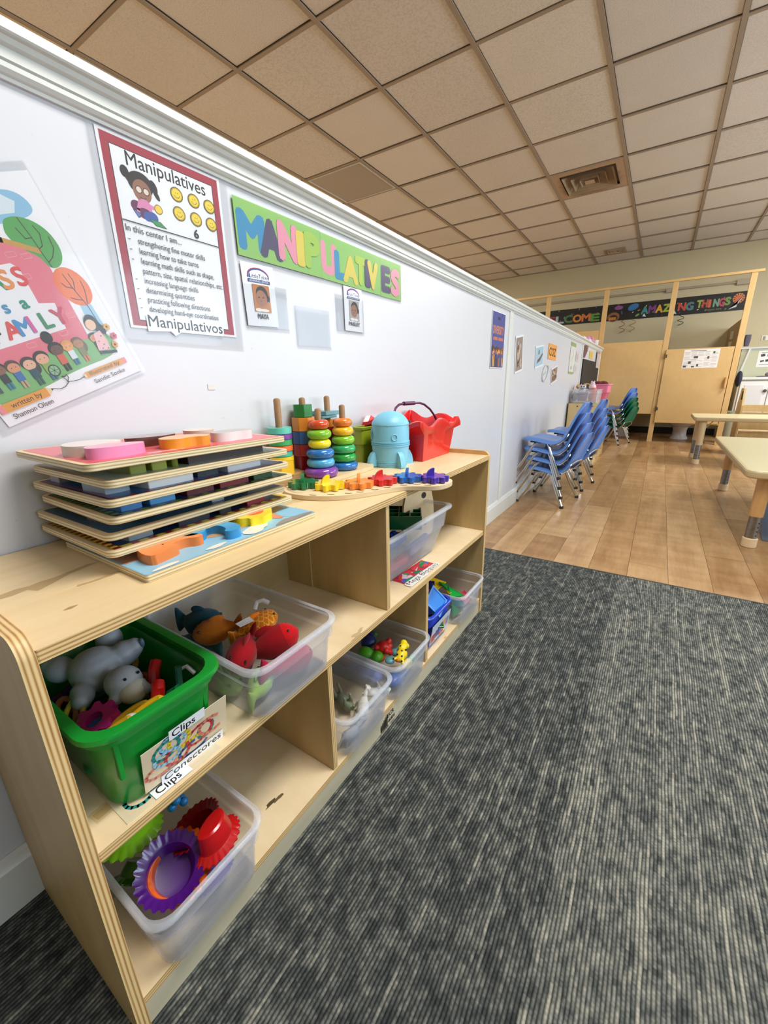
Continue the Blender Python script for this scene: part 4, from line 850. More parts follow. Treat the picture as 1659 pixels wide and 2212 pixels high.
t, P, R2 = puzzle(LAB[0], .052, .281, .221, .525, ZT, .0105, DIN, wood_m=M('#8FC0D8', .4), inset=.001, rc=.004)
P.poly([(.055, .224), (.225, .224), (.214, .30), (.205, .33), (.055, .33)], '#B48A78')
P.poly(smoothpoly([(.12, .30), (.205, .305), (.225, .33), (.245, .36), (.236, .42), (.250, .455), (.225, .475), (.222, .505), (.20, .52), (.12, .50)]), '#C19A6A')
P.poly(smoothpoly([(.226, .478), (.248, .474), (.268, .482), (.270, .524), (.222, .524), (.212, .50)]), '#86BEDC').poly(smoothpoly([(.276, .432), (.262, .462), (.266, .480), (.270, .520), (.2805, .524), (.2805, .436)]), '#8E8880').poly(smoothpoly([(.225, .455), (.250, .460), (.258, .472), (.236, .478), (.222, .468)]), '#D88A6A')
for q in ([(.277, .228), (.272, .240), (.270, .256), (.274, .270), (.2795, .262), (.2795, .235)], [(.270, .307), (.266, .325), (.267, .340), (.271, .346), (.275, .335), (.279, .326), (.276, .312)], [(.261, .376), (.250, .395), (.243, .415), (.243, .427), (.251, .439), (.259, .432), (.266, .426), (.269, .414), (.2775, .408), (.2795, .385)]):
    P.poly(smoothpoly(q), '#E9E2D6')
P.build('print', t, (0, 0, ZT + .0106), EX, EY, .35)
zt = ZT + .0105
pieces(t, R2, zt, [(smoothpoly([(.205, .245), (.262, .236), (.258, .262), (.252, .286), (.240, .279), (.235, .300), (.250, .316), (.243, .328), (.222, .317), (.205, .300), (.190, .270)]), '#DC7A38', '#E88A4C'),
   (smoothpoly([(.195, .302), (.226, .302), (.238, .318), (.234, .336), (.220, .346), (.221, .358), (.234, .363), (.252, .360), (.258, .350), (.268, .354), (.270, .371), (.254, .383), (.228, .383), (.203, .370), (.190, .345)]), '#2F8CC4', '#3C9ACE'),
   (smoothpoly([(.180, .408), (.214, .398), (.232, .400), (.238, .411), (.247, .408), (.250, .422), (.256, .432), (.247, .443), (.246, .456), (.232, .460), (.226, .474), (.205, .484), (.175, .482)]), '#E8D41C', '#E8C820')])
P = Print(); P.poly(smoothpoly([(.180, .420), (.215, .412), (.236, .425), (.238, .445), (.215, .462), (.180, .468)]), '#E0581C').ell(.232, .272, .0015, .0015, '#3A1C10').poly([(.205, .262), (.222, .268), (.212, .276)], '#7A4A9A').poly([(.225, .296), (.212, .290), (.214, .300)], '#7A4A9A').poly([(.200, .262), (.225, .280), (.222, .286)], '#F0C8B8')
P.build('piece_print', t, (0, 0, zt + .0139), EX, EY, .35)
ZS = [.612, .634, .657, .680, .7035, .7265]; DX = [(.006, .227), (.006, .225), (.016, .241), (.018, .244), (.020, .247), (.020, .250)]
DYv = [(.209, .528), (.209, .515), (.215, .520), (.210, .510), (.214, .507), (.198, .500)]
FI = [('#1E3A66', '#D8C23A'), ('#2A5470', None), ('#20406A', '#6A8A4A'), ('#3A6AA8', '#2A3A6A'), ('#A9BCAA', None), ('#D8626A', None)]
r = random.Random(21)
for k in range(6):
    (x0, x1), (y0, y1) = DX[k], DYv[k]; z0 = ZS[k]; th = .0088
    t, P, R2 = puzzle(LAB[k + 1], x0, x1, y0, y1, z0, th, FI[k][0], FI[k][1], rot=[0, .6, -.8, .5, 0, -1.0][k])
    if FI[k][1]:
        cols = [('#A81C28', '#E6D85A'), (), ('#3E2A5A', '#6A9A3C'), ('#A83038', '#3A5AA0')][k]
        n = 26
        for i in range(n):
            c = cols[i % 2]; u = y0 + .009 + (y1 - y0 - .018) * i / n; wv = (y1 - y0 - .018) / n * .8; P.poly([R2(q) for q in [(x1 - .0155, u), (x1 - .0075, u), (x1 - .0075, u + wv), (x1 - .0155, u + wv)]], c)
            u = x0 + .009 + (x1 - x0 - .018) * i / n; wv = (x1 - x0 - .018) / n * .8; P.poly([R2(q) for q in [(u, y0 + .0075), (u + wv, y0 + .0075), (u + wv, y0 + .0155), (u, y0 + .0155)]], c)
    if k == 5:
        P.rect(x1 - .030, y0 + .08, .01, .05, '#F0B4B0').poly([R2(q) for q in [(x1 - .02, y0 + .12), (x1 - .012, y0 + .12), (x1 - .012, y0 + .18), (x1 - .02, y0 + .17)]], '#E2543C')
    P.build('print', t, (0, 0, z0 + th + .0001), EX, EY, .3)
    zt = z0 + th
    def rp(u0, u1, xx=None, hh=.05): xx = x1 - .022 if xx is None else xx; return [(xx - hh, y0 + u0), (xx, y0 + u0 + .004), (xx + .002, y0 + (u0 + u1) / 2), (xx, y0 + u1 - .003), (xx - hh, y0 + u1)]
    hh = (ZS[k + 1] - zt - .0004) if k < 5 else .0138
    sets = {0: [(rp(.03, .07, hh=.03), '#7C8A94', '#7C8A94'), (rp(.10, .16), '#121A2A', '#121A2A'), (rp(.225, .272), '#8A1C28', '#8A1C28'), (rp(.17, .2), '#161616', '#161616')],
            1: [(rp(.02, .06, x1 - .05), '#6A6258', '#6A6258'), (rp(.08, .15, x1 - .05), '#123048', '#123048'), (rp(.16, .19), '#8A929A', '#8A929A'), (rp(.20, .26, x1 - .05), '#102028', '#102028'), ([(x0 + .03, y0 + .03), (x0 + .09, y0 + .03), (x0 + .09, y0 + .06), (x0 + .03, y0 + .06)], '#6A5A2A', '#6A5A2A')],
            2: [(rp(.018, .052), '#3A78B4', '#3A78B4'), (rp(.055, .098), '#4C94CC', '#4C94CC'), (rp(.108, .16), '#5A1418', '#5A1418'), (rp(.163, .225), '#7A1A22', '#7A1A22'), (rp(.228, .275), '#1E4A20', '#1E4A20'), ([(x0 + .02, y0 + .02), (x0 + .06, y0 + .02), (x0 + .06, y0 + .05), (x0 + .02, y0 + .05)], '#5A8A2A', '#5A8A2A')],
            3: [(rp(.058, .130), '#E6EAEC', '#E6EAEC'), (rp(.134, .178, x1 - .03), '#16242E', '#16242E'), (rp(.182, .255), '#DADDE4', '#DADDE4'), (rp(.012, .05, x1 - .04), '#8A9AA8', '#8A9AA8'), ([(x0 + .02, y0 + .018), (x0 + .05, y0 + .018), (x0 + .05, y0 + .05), (x0 + .02, y0 + .05)], '#B8BCC4', '#B8BCC4')],
            4: [(rp(.034, .062), '#7C8620', '#7C8620'), (rp(.062, .090), '#8C962A', '#8C962A'), (rp(.09, .106), '#707A1C', '#707A1C'), (rp(.112, .255, x1 - .020), '#2A120E', '#2A120E')],
            5: [(smoothpoly([(x1 - .11, y0 + .015), (x1 - .075, y0 + .012), (x1 - .06, y0 + .035), (x1 - .075, y0 + .055), (x1 - .085, y0 + .085), (x1 - .12, y0 + .08), (x1 - .135, y0 + .045)]), '#D8D0C4', '#DCD6D0'),
                (smoothpoly([(x1 - .055, y0 + .022), (x1 - .030, y0 + .016), (x1 - .022, y0 + .045), (x1 - .030, y0 + .082), (x1 - .048, y0 + .092), (x1 - .062, y0 + .068), (x1 - .066, y0 + .035)]), '#DE86B0', '#E2A8C0'),
                (smoothpoly([(x1 - .12, y0 + .10), (x1 - .095, y0 + .088), (x1 - .085, y0 + .13), (x1 - .095, y0 + .165), (x1 - .12, y0 + .172), (x1 - .14, y0 + .13)]), '#5A3228', '#A8A0A4'),
                (smoothpoly([(x1 - .060, y0 + .115), (x1 - .035, y0 + .108), (x1 - .022, y0 + .13), (x1 - .034, y0 + .15), (x1 - .022, y0 + .168), (x1 - .036, y0 + .184), (x1 - .062, y0 + .178), (x1 - .078, y0 + .15)]), '#DE8E1C', '#DCAE7E'),
                (smoothpoly([(x1 - .15, y0 + .205), (x1 - .115, y0 + .19), (x1 - .095, y0 + .215), (x1 - .11, y0 + .245), (x1 - .15, y0 + .24)]), '#C8B8A8', '#DACFC6'),
                (smoothpoly([(x1 - .068, y0 + .200), (x1 - .040, y0 + .192), (x1 - .030, y0 + .214), (x1 - .036, y0 + .232), (x1 - .030, y0 + .258), (x1 - .060, y0 + .272), (x1 - .078, y0 + .240)]), '#D8D4D0', '#B4B0AE')]}[k]
    pieces(t, R2, zt, [(a, b, c) for a, b, c in sets], hh)

# peg stackers
def peg(t, x, y, z0, z1, r_=.0078): obj('peg', MB().lathe([(r_, 0), (r_, z1 - z0 - .005), (r_ * .8, z1 - z0 - .0015), (r_ * .35, z1 - z0)], (x, y, z0), 16), PEGWOOD, t)
def ringtower(t, x, y, levels, z0):
    for zb_, zt_, R_, c in levels:
        h = (zt_ - zb_) / 2; zc = (zt_ + zb_) / 2; k = h
        pr2 = [(R_ - k + k * math.cos(a), h * math.sin(a)) for a in [(-90 + 180 * i / 10) * PI / 180 for i in range(11)]]
        pr2 = [(.009, -h)] + pr2 + [(.009, h)]
        obj('ring', MB().lathe(pr2, (x, y, zc), 36), M(c, .18, coat=.6), t, ang=50)
rs = thing('ring_stacker', 'wooden board with two towers of coloured rings on pegs', 'toy', (.05, .86, ZT))
obj('base', MB().prism([(.058, .712), (.118, .712), (.130, .726), (.124, .940), (.108, .962), (.058, .962)], ZT, ZT + .0115), PALEWOOD, rs, ang=20, bevel=.0015)
zb = ZT + .0118
lv = [zb, .6235, .6465, .6695, .6930, .7155, .7385]
ringtower(rs, .088, .762, list(zip(lv[:-1], lv[1:], (.0425, .0350, .0350, .0282, .0300, .0258), ('#7A3C9C', '#4CA4D2', '#1F6CB4', '#E8D81E', '#7CBA28', '#CC4A1C'))), zb)
peg(rs, .088, .762, .73, .7650)
lv = [zb, .6210, .6440, .6670, .690, .713, .7355]
ringtower(rs, .082, .862, list(zip(lv[:-1], lv[1:], (.0375, .0335, .0330, .0310, .0285, .0258), ('#1F6CB4', '#239A3A', '#2FA45C', '#7CBE26', '#F0B81C', '#E07A28'))), zb)
peg(rs, .082, .862, .73, .7690)
def hexpoly(x, y, R_, n=6, a0=0): return [(x + R_ * math.cos(2 * PI * i / n + a0), y + R_ * math.sin(2 * PI * i / n + a0)) for i in range(n)]
hx = thing('shape_stacker', 'wooden peg board with discs, hexagon and octagon blocks at the wall', 'toy', (.035, .77, ZT))
obj('base', MB().box(.004, .056, .640, .905, ZT, ZT + .026), M('#A98658', .6, var=.12, vs=40), hx, ang=0, bevel=.003)
z0 = ZT + .0262
def block(name, pts, za, zb2, c, bev=.0014): obj(name, MB().prism(pts, za, zb2 - .0006), M(c, .3, coat=.3, var=.03), hx, ang=20, bevel=bev)
px_, py_ = .036, .683
lv = [z0, .6495, .659, .672, .685, .699, .7115, .7265]
block('block', hexpoly(px_, py_, .0315, 6, .2), lv[0], lv[1], '#E8B71C')
for a, b, R_, c in zip(lv[1:-1], lv[2:], (.028, .026, .028, .027, .028, .028), ('#E8C21E', '#46AE96', '#E0692A', '#38A05C', '#7B3C9A', '#5FC2AE')): obj('disc', MB().lathe([(.008, 0), (R_, 0), (R_, b - a - .0012), (.008, b - a - .0012)], (px_, py_, a), 32), M(c, .35, coat=.2), hx)
peg(hx, px_, py_, .72, .791)
px_, py_ = .033, .768; lv = [z0, .648, .678, .709, .743, .774]
for (a, b, n, R_, c) in zip(lv[:-1], lv[1:], (4, 8, 8, 8, 6), (.0300, .0300, .0305, .0300, .0255), ('#9C1420', '#B01C20', '#2A5A9A', '#E08A2C', '#207A34')): block('block', hexpoly(px_, py_, R_, n[0] if isinstance(n, tuple) else n, .35), a, b, c)
peg(hx, px_, py_, .77, .790)
px_, py_ = .027, .868; lv = [z0, .634, .674, .695, .710, .7315]
for (a, b, n, R_, c) in zip(lv[:-1], lv[1:], (8, 8, 6, 6, 8), (.0230,) * 5, ('#5A6A20', '#6A7A24', '#8A1418', '#9C181C', '#DC9232')): block('block', hexpoly(px_, py_, R_, n, .2), a, b, c)
for a, b, yy, c in ((.7345, .742, .85, '#5F8E98'), (.742, .753, .866, '#6C9CA4')): block('square_block', [(px_ - .026, yy - .030), (px_ + .023, yy - .030), (px_ + .023, yy + .030), (px_ - .023, yy + .030)], a, b, c)
peg(hx, px_, py_, .73, .791)

# caterpillar board with star gears
cg = thing('gear_board', 'wavy pale wooden board carrying six coloured star gears', 'toy', (.24, .74, ZT))
out = [(.098, .622), (.120, .604), (.150, .597), (.180, .599), (.212, .610), (.240, .628), (.264, .655), (.284, .690), (.300, .730), (.318, .766), (.345, .786), (.374, .798), (.392, .816), (.398, .842), (.396, .872), (.380, .894), (.350, .902), (.320, .892), (.292, .864), (.270, .838), (.244, .806), (.222, .776), (.206, .744), (.188, .716), (.160, .702), (.120, .694), (.094, .676), (.088, .648)]
mb = MB(); mb.mi = 0; mb.prism(smoothpoly(out), ZT, ZT + .0105, top=1); obj('board', mb, [M('#D9C199', .5, var=.05), M('#E6CFA6', .4, var=.03)], cg, ang=30, bevel=.0016)
P = Print()
for (fx, fy, a) in ((.196, .612, 20), (.226, .633, 30), (.252, .660, 45), (.268, .680, 50), (.285, .712, 60), (.297, .742, 62), (.318, .778, 40), (.340, .800, 30), (.366, .802, 30), (.386, .835, 80)):
    a = math.radians(a); P.line([(fx - .008, fy - .002), (fx, fy), (fx + .006 * math.cos(a), fy + .007 * math.sin(a))], .0026, '#1A1612')
P.line([(.112, .620), (.130, .612), (.150, .608), (.168, .610)], .0012, '#8A7A60'); P.line([(.105, .630), (.115, .618)], .0012, '#8A7A60')
P.build('footprints', cg, (0, 0, ZT + .0106), EX, EY, .4)
def star(c, x, y, a, ka, label=None):
    n = 96; pts = []
    for i in range(n):
        q = 2 * PI * i / n; k = math.cos(8 * q); rr = .0295 + .0046 * math.tanh(2.6 * k); pts.append((rr * math.cos(q), rr * math.sin(q)))
    mb = MB(); mb.T = xf((x, y, ZT + .0112), a); mb.prism(pts, 0, .0135); g = obj('gear', mb, M(c, .3, coat=.35), cg, ang=40, bevel=.0022)
    mb = MB(); mb.T = xf((x, y, ZT + .0245), ka, 90); R_ = .0185
    mb.prism([(-R_ * math.sin(i * PI / 12), R_ * math.cos(i * PI / 12)) for i in range(13)], -.0035, .0035); obj('fin_handle', mb, M(c, .3, coat=.35), g, ang=40, bevel=.0016)
for c, x, y, a, ka in (('#0E7040', .128, .655, 0, 128), ('#F2D21A', .190, .672, 22, 62), ('#F08C34', .238, .716, 5, 124), ('#D4201E', .264, .772, 27, 55), ('#1C62BC', .302, .822, 3, 112), ('#4A34A8', .358, .848, 25, 40)): star(c, x, y, a, ka)

# rocket
RB = M('#7CC0DC', .42); rk = thing('toy_rocket', 'light blue plastic toy rocket with round top and fins', 'toy', (.130, 1.022, ZT)); rx, ry = .130, 1.022; z0 = ZT
obj('body', MB().lathe([(.048, 0), (.0495, .004), (.050, .010), (.0515, .010), (.0515, .012), (.050, .012), (.050, .014), (.0515, .014), (.0515, .016), (.0505, .016), (.0545, .060), (.0565, .0605), (.0565, .0625), (.0545, .063), (.0545, .0650), (.0565, .0655), (.0565, .0675), (.0545, .068), (.0545, .0700), (.0565, .0705), (.0565, .0725), (.0545, .073), (.0545, .105), (.0530, .120)], (rx, ry, z0), 48), RB, rk, ang=30)
obj('dome', MB().lathe([(.0535, .119), (.0545, .1195), (.0540, .1225), (.0505, .130), (.0440, .139), (.0350, .147), (.0230, .1535), (.010, .1563), (.001, .157)], (rx, ry, z0), 48), RB, rk, ang=30)
camdir = math.degrees(math.atan2(0 - ry, .772 - rx))
for a in (camdir - 62, camdir + 30, camdir + 120, camdir + 210):
    mb = MB(); mb.T = xf((rx, ry, z0), a, 90)
    mb.prism([(.046, 0), (.073, 0), (.0735, .010), (.070, .026), (.062, .040), (.052, .046), (.046, .046)], -.0085, .0085); obj('fin', mb, RB, rk, ang=40, bevel=.004)
for a, big_ in ((camdir + 12, False), (camdir - 80, True)):
    a = math.radians(a); ux = Vector((math.cos(a), math.sin(a), 0)); c_ = Vector((rx, ry, z0 + .087 + (.005 if big_ else 0))) + ux * .0552; R_ = .013 if big_ else .0078
    pts = [tuple(c_ + R_ * (math.cos(2 * PI * i / 20) * Vector((-ux.y, ux.x, 0)) + math.sin(2 * PI * i / 20) * Vector((0, 0, 1.1)))) for i in range(20)]
    obj('porthole', MB().tube(pts, .0014, 6, True), RB, rk)
    if big_: obj('porthole_glass', MB().loft([[tuple(c_ - ux * .003 + (Vector(q) - c_) * .95) for q in pts], [tuple(c_ + ux * .0002 + (Vector(q) - c_) * .95) for q in pts]]), M('#123A5A', .2), rk)
mb = MB(); sx = Vector((math.cos(math.radians(camdir - 8)), math.sin(math.radians(camdir - 8)), 0))
obj('seam', mb.box(-.0004, .0004, -.0004, .0004, 0, .04) if False else MB().cyl(tuple(Vector((rx, ry, z0 + .074)) + sx * .0544), tuple(Vector((rx, ry, z0 + .118)) + sx * .0535), .0006, seg=6), RB, rk)

# olive translucent box
tray('olive_box', 'olive green translucent box behind the rocket', 'box', .012, .052, .992, 1.092, ZT, .698, M('#8C9A1E', .35, sss=0), M('#9AA62C', .3), rimw=.004, taper=.003, step=.5, rr=.006, roll=.002)
# red basket with wavy rim
RD = M('#D81E22', .22, coat=.3); bk = thing('red_basket', 'red plastic basket with scalloped rim and purple handle', 'basket', (.11, 1.21, ZT))
def edge_pts(x0, x1, y0, y1, per=12):
    P_ = []
    for a, b in (((x1, y0), (x1, y1)), ((x1, y1), (x0, y1)), ((x0, y1), (x0, y0)), ((x0, y0), (x1, y0))):
        for i in range(per): u = i / per; P_.append((a[0] + (b[0] - a[0]) * u, a[1] + (b[1] - a[1]) * u))
    return P_
per = 16; N_ = per * 4
b0 = edge_pts(.030, .190, 1.112, 1.305, per); b1 = edge_pts(.022, .200, 1.100, 1.318, per); b2 = edge_pts(.010, .212, 1.052, 1.345, per); b2i = edge_pts(.022, .200, 1.066, 1.332, per); b1i = edge_pts(.026, .196, 1.104, 1.314, per); b0i = edge_pts(.034, .186, 1.116, 1.301, per)
def wav(i, base, amp): s_ = i / per; return base + amp * math.cos(2 * PI * s_ * (2 if int(s_) in (0, 2) else 1.5) * 1.0) + (.014 if int(s_) == 2 else (.014 * (s_ - 1) if int(s_) == 1 else (.014 * (4 - s_) if int(s_) == 3 else 0)))
L = [[(x, y, ZT) for x, y in b0], [(x, y, .672) for x, y in b1], [(x, y, wav(i, .692, .011)) for i, (x, y) in enumerate(b2)], [(x, y, wav(i, .704, .011)) for i, (x, y) in enumerate(b2)], [(x, y, wav(i, .704, .011)) for i, (x, y) in enumerate(b2i)], [(x, y, .680) for x, y in b1i], [(x, y, ZT + .003) for x, y in b0i]]
obj('body', MB().loft(L), RD, bk, ang=40, bevel=.0012)
PU = M('#4A1C44', .3); hp = [(.110, 1.075, .700), (.105, 1.082, .715), (.100, 1.090, .732), (.098, 1.105, .748), (.098, 1.125, .757), (.100, 1.150, .759), (.102, 1.215, .758), (.106, 1.245, .757), (.112, 1.265, .752), (.122, 1.290, .735), (.130, 1.310, .712), (.132, 1.322, .695)]
h_ = obj('handle', MB().tube(hp, .0036, 10), PU, bk); obj('grip', MB().cyl(hp[5], hp[6], .0062, seg=14), PU, h_)
tag(obj('dark_toy', MB().ell((.100, 1.12, .690), (.03, .03, .012)).ell((.12, 1.14, .700), (.012, .016, .010)), M('#1A1A1C', .4)), 'black toy inside the red basket', 'toy')

# ================================================================== ON THE WHITE WALL
def sheet(t, y, z, w_, h_, rot, m, th=.0006, off=.0006, name='sheet', bend=0):
    a = math.radians(rot); U = Vector((0, math.cos(a), math.sin(a))); V = Vector((0, -math.sin(a), math.cos(a))); O = Vector((off, y, z)); N = Vector((1, 0, 0))
    q = [O, O + U * w_, O + U * w_ + V * h_, O + V * h_]
    if m in (SLEEVE, POCKET): return obj(name, MB().add([tuple(a_) for a_ in q], [(0, 1, 2, 3)]), m, t, ang=0), None
    return obj(name, MB().loft([[tuple(a_) for a_ in q], [tuple(a_ + N * th) for a_ in q]]), m, t, ang=0), (O + N * (th + .0001), U, V)
def girl(P):
    K = '#2A1A18'; SK = '#9A6A50'
    P.ell(.0345, .232, .007, .0085, K).ell(.040, .226, .006, .008, K, 20).ell(.080, .224, .006, .010, K, 20).ell(.083, .214, .004, .009, K, 30)
    P.ell(.058, .222, .021, .017, K).ell(.059, .212, .0155, .0165, SK).ell(.0535, .213, .0055, .0055, '#5A1E28').ell(.0535, .213, .0043, .0043, '#E8DCC8').ell(.0655, .213, .0055, .0055, '#5A1E28').ell(.0655, .213, .0043, .0043, '#E8DCC8').line([(.0545, .203), (.059, .2015), (.064, .203)], .001, K)
    P.ell(.045, .188, .009, .008, '#6A2E54').ell(.060, .190, .0115, .0115, '#E08AB4').ell(.058, .180, .012, .008, '#6A2E54').ell(.070, .178, .010, .008, '#3E5AA8').ell(.062, .177, .007, .007, '#3E5AA8')
    P.line([(.052, .196), (.0475, .184), (.047, .179)], .0052, '#E08AB4').ell(.047, .176, .0035, .004, SK).line([(.069, .194), (.079, .192)], .0048, '#E08AB4').ell(.083, .193, .0072, .0072, '#8A6A20').ell(.083, .193, .0060, .0060, '#F2D040')
    P.poly([(.038, .182), (.053, .178), (.046, .171)], '#2A3A6A').poly([(.0395, .181), (.051, .1775), (.046, .1725)], '#6A7CC0').poly([(.064, .1745), (.083, .1745), (.094, .1665), (.074, .1665)], '#1E5A30').poly([(.0655, .1738), (.0825, .1738), (.0915, .1675), (.0745, .1675)], '#3E9A50')
t = thing('activity_poster', 'red bordered white sheet headed Manipulatives with a girl and yellow counters', 'poster', (0, .51, 1.055))
sheet(t, .391, .897, .245, .312, -.3, SLEEVE, .0005, .0045, 'laminate')
_, F = sheet(t, .403, .916, .2159, .2800, .15, M('#F2F2F4', .4), off=.0012)
P = Print(); P.rect(.005, .004, .2055, .272, '#A8303F').rect(.0165, .0125, .182, .2515, '#2A2428').rect(.0178, .0138, .1794, .2490, '#F2F2F4')
P.text('Manipulatives', .040, .2425, .0285, '#1E1E20', w_=.142, bold=.008)
girl(P)
for cx_ in (.1215, .1545, .1865):
    for cy_ in (.2265, .1975):
        P.ell(cx_, cy_, .0118, .0112, '#5A4A20').ell(cx_, cy_, .0104, .0098, '#C8A420').ell(cx_, cy_, .0088, .0083, '#F0D63C').line([(cx_ - .005, cy_ - .002), (cx_ - .002, cy_ - .0048), (cx_ + .003, cy_ - .0048), (cx_ + .0055, cy_ - .001)], .0009, '#7A6420').ell(cx_ - .002, cy_ + .002, .0008, .0008, '#7A6420').ell(cx_ + .002, cy_ + .002, .0008, .0008, '#7A6420')
P.text('6', .1465, .1665, .0205, '#1E1E20', bold=.02).line([(.0178, .162), (.197, .162)], .0016, '#1E1E20')
K = '#232326'; P.text('In this center I am...', .0205, .1475, .0138, K, w_=.096, bold=.006)
for k, (s_, x, ww) in enumerate((('strengthening fine motor skills', .037, .125), ('learning how to take turns', .037, .109), ('learning math skills such as shape,', .037, .140), ('pattern, size, spatial relationships, etc.', .037, .158), ('increasing language skills', .037, .101), ('determining quantities', .037, .091), ('practicing following directions', .037, .122), ('developing hand-eye coordination', .037, .138))):
    y = .1315 - k * .01470; P.text(s_, x, y, .0130, K, w_=ww, bold=.006)
    if k != 3: P.rect(.0215, y + .0035, .0035, .001, K)
P.poly([(.028, -.004), (.07, -.001), (.078, -.008), (.090, -.001), (.182, -.001), (.184, .004), (.184, .020), (.028, .022)], '#F2F2F4').text('Manipulativos', .031, .0045, .0265, '#151515', w_=.150, bold=.008)
P.build('print', t, *F, rough=.35)

# book cover poster, tilted
a22 = math.radians(22); t = thing('book_poster', 'tilted laminated poster with a pink schoolhouse, trees and children', 'poster', (0, .22, .95))
sheet(t, .2, .759, .2300, .2960, 22, SLEEVE, .0005, .0045, 'laminate')
_, F = sheet(t, .2075, .7665, .2140, .2770, 22, M('#F0EEF0', .4), off=.0012)
P = Print(); O2 = (-.0098, -.0042)      # drawing is laid out from the laminate corner
class Off:
    def __getattr__(s, n): return getattr(P, n)
def sh_(pts): return [(x + O2[0], y + O2[1]) for x, y in pts]
P.poly(smoothpoly(sh_([(.02, .225), (.17, .228), (.205, .235), (.200, .256), (.178, .266), (.10, .262), (.02, .268)])), '#8CBCD8').poly(sh_([(.19, .118), (.206, .122), (.208, .075), (.186, .078)]), '#9CC6DE')
P.poly(sh_([(.13, .238), (.178, .238), (.186, .250), (.17, .262), (.14, .262), (.126, .252)]), '#D8E2E6')
P.poly(smoothpoly(sh_([(.014, .052), (.014, .030), (.085, .034), (.13, .040), (.207, .040), (.209, .070), (.190, .082), (.16, .078), (.10, .078), (.05, .072)])), '#79B26A')
P.poly(sh_([(.012, .062), (.05, .074), (.100, .073), (.140, .075), (.176, .074), (.1815, .188), (.1430, .2105), (.10, .222), (.012, .222)]), '#DE7482')
P.poly(smoothpoly(sh_([(.155, .226), (.160, .234), (.178, .235), (.196, .226), (.2075, .210), (.209, .186), (.196, .170), (.1805, .170), (.176, .186), (.165, .195), (.155, .207), (.152, .218)])), '#4FA048')
P.line(sh_([(.06, .232), (.1425, .2120), (.180, .1928)]), .0065, '#C8923A')
P.ell(.196 + O2[0], .143 + O2[1], .0215, .0275, '#E8732E', 20)
for b in ([(.177, .2326), (.1803, .2087), (.1815, .190), (.1837, .1717)], [(.168, .222), (.172, .209), (.1803, .2087)], [(.190, .222), (.193, .212), (.1875, .198), (.1815, .195)], [(.202, .207), (.200, .193), (.192, .183), (.1832, .178)],
          [(.1913, .1611), (.1942, .1416), (.2004, .1143), (.2015, .090), (.2025, .066)], [(.183, .151), (.186, .145), (.1942, .1416)], [(.199, .160), (.2005, .150), (.1955, .139)], [(.210, .148), (.209, .136), (.202, .118)], [(.184, .131), (.190, .127), (.1985, .124)]): P.line(sh_(b), .0011, '#3A241C')
P.poly(sh_([(.060, .0955), (.153, .0955), (.1590, .1300), (.1390, .1345), (.1425, .1790), (.1360, .1860), (.045, .186), (.040, .0955)]), '#E9E8EA')
for q in ((.1441, .1675), (.143, .195), (.1600, .190), (.1700, .110), (.1460, .091), (.098, .089), (.1560, .118)): P.line(sh_([(q[0] - .006, q[1] - .003), (q[0] + .006, q[1] - .003), (q[0] + .006, q[1] + .003), (q[0] - .006, q[1] + .003), (q[0] - .006, q[1] - .003)]), .0006, '#F0A8AC')
def lett(s_, x, y, sz, cols, dx, bold=.035, dz=0):
    for k, ch in enumerate(s_): P.text(ch, x + k * dx + O2[0], y + O2[1] + dz * k, sz, cols[k % len(cols)], bold=bold)
lett('CLASS', .058, .1585, .032, ['#2F6FA8', '#D0503A', '#1E8A5A', '#E08A3A', '#D8403C'], .0182, .03)
lett('is a', .083, .1325, .022, ['#3A8AB0', '#3A8AB0', '#3A8AB0', '#1E8A6A'], .0115, .03)
lett('FAMILY', .062, .1025, .0300, ['#1E1E1E', '#D8433C', '#3E8AC0', '#D05A9A', '#3A8A5A', '#C84A64'], .0167, .03)
def kid(x, y, s_, hair, skin, top, leg, long_=False):
    P.ell(x + O2[0], y + O2[1] + .0008 * s_, .0085 * s_, .0078 * s_, hair)
    if long_: P.ell(x + O2[0] + .004, y + O2[1] - .006 * s_, .0065 * s_, .009 * s_, hair)
    P.ell(x + O2[0], y + O2[1] - .0015 * s_, .0072 * s_, .0062 * s_, skin).rect(x + O2[0] - .0045 * s_, y + O2[1] - .019 * s_, .009 * s_, .012 * s_, top).rect(x + O2[0] - .0035 * s_, y + O2[1] - .028 * s_, .0028 * s_, .009 * s_, leg).rect(x + O2[0] + .0008 * s_, y + O2[1] - .028 * s_, .0028 * s_, .009 * s_, leg)
    for e in (-.0025, .0028): P.ell(x + O2[0] + e * s_, y + O2[1] - .001, .0006, .0007, '#1A1210')
kid(.182, .0735, .85, '#3A2A2A', '#D89060', '#2A2A30', '#5A7AA0'); kid(.1560, .0735, 1.0, '#6A5238', '#B07A4A', '#7A7A3A', '#D86A3A', True); kid(.1400, .074, 1.0, '#D89A4A', '#E0A060', '#D8DCE0', '#2A6A9A'); kid(.1236, .075, 1.15, '#17120F', '#6A4430', '#D86048', '#1C1C1C')
P.ell(.1215 + O2[0], .0925 + O2[1], .0072, .0085, '#17120F'); kid(.0992, .0705, 1.15, '#2E2018', '#E0A888', '#8AAA4A', '#3A6A8A'); kid(.0801, .0690, 1.1, '#3A2A24', '#E0B090', '#1E4A54', '#2A5A4A', True); kid(.0606, .0715, 1.05, '#4A2E24', '#D8906A', '#3A6AA8', '#C0A080'); kid(.044, .074, 1.0, '#2A1A14', '#8A5A40', '#2A2A2A', '#1E7A9A'); kid(.028, .074, 1.0, '#6A3A24', '#D89A7A', '#C85A4A', '#4A4A5A')
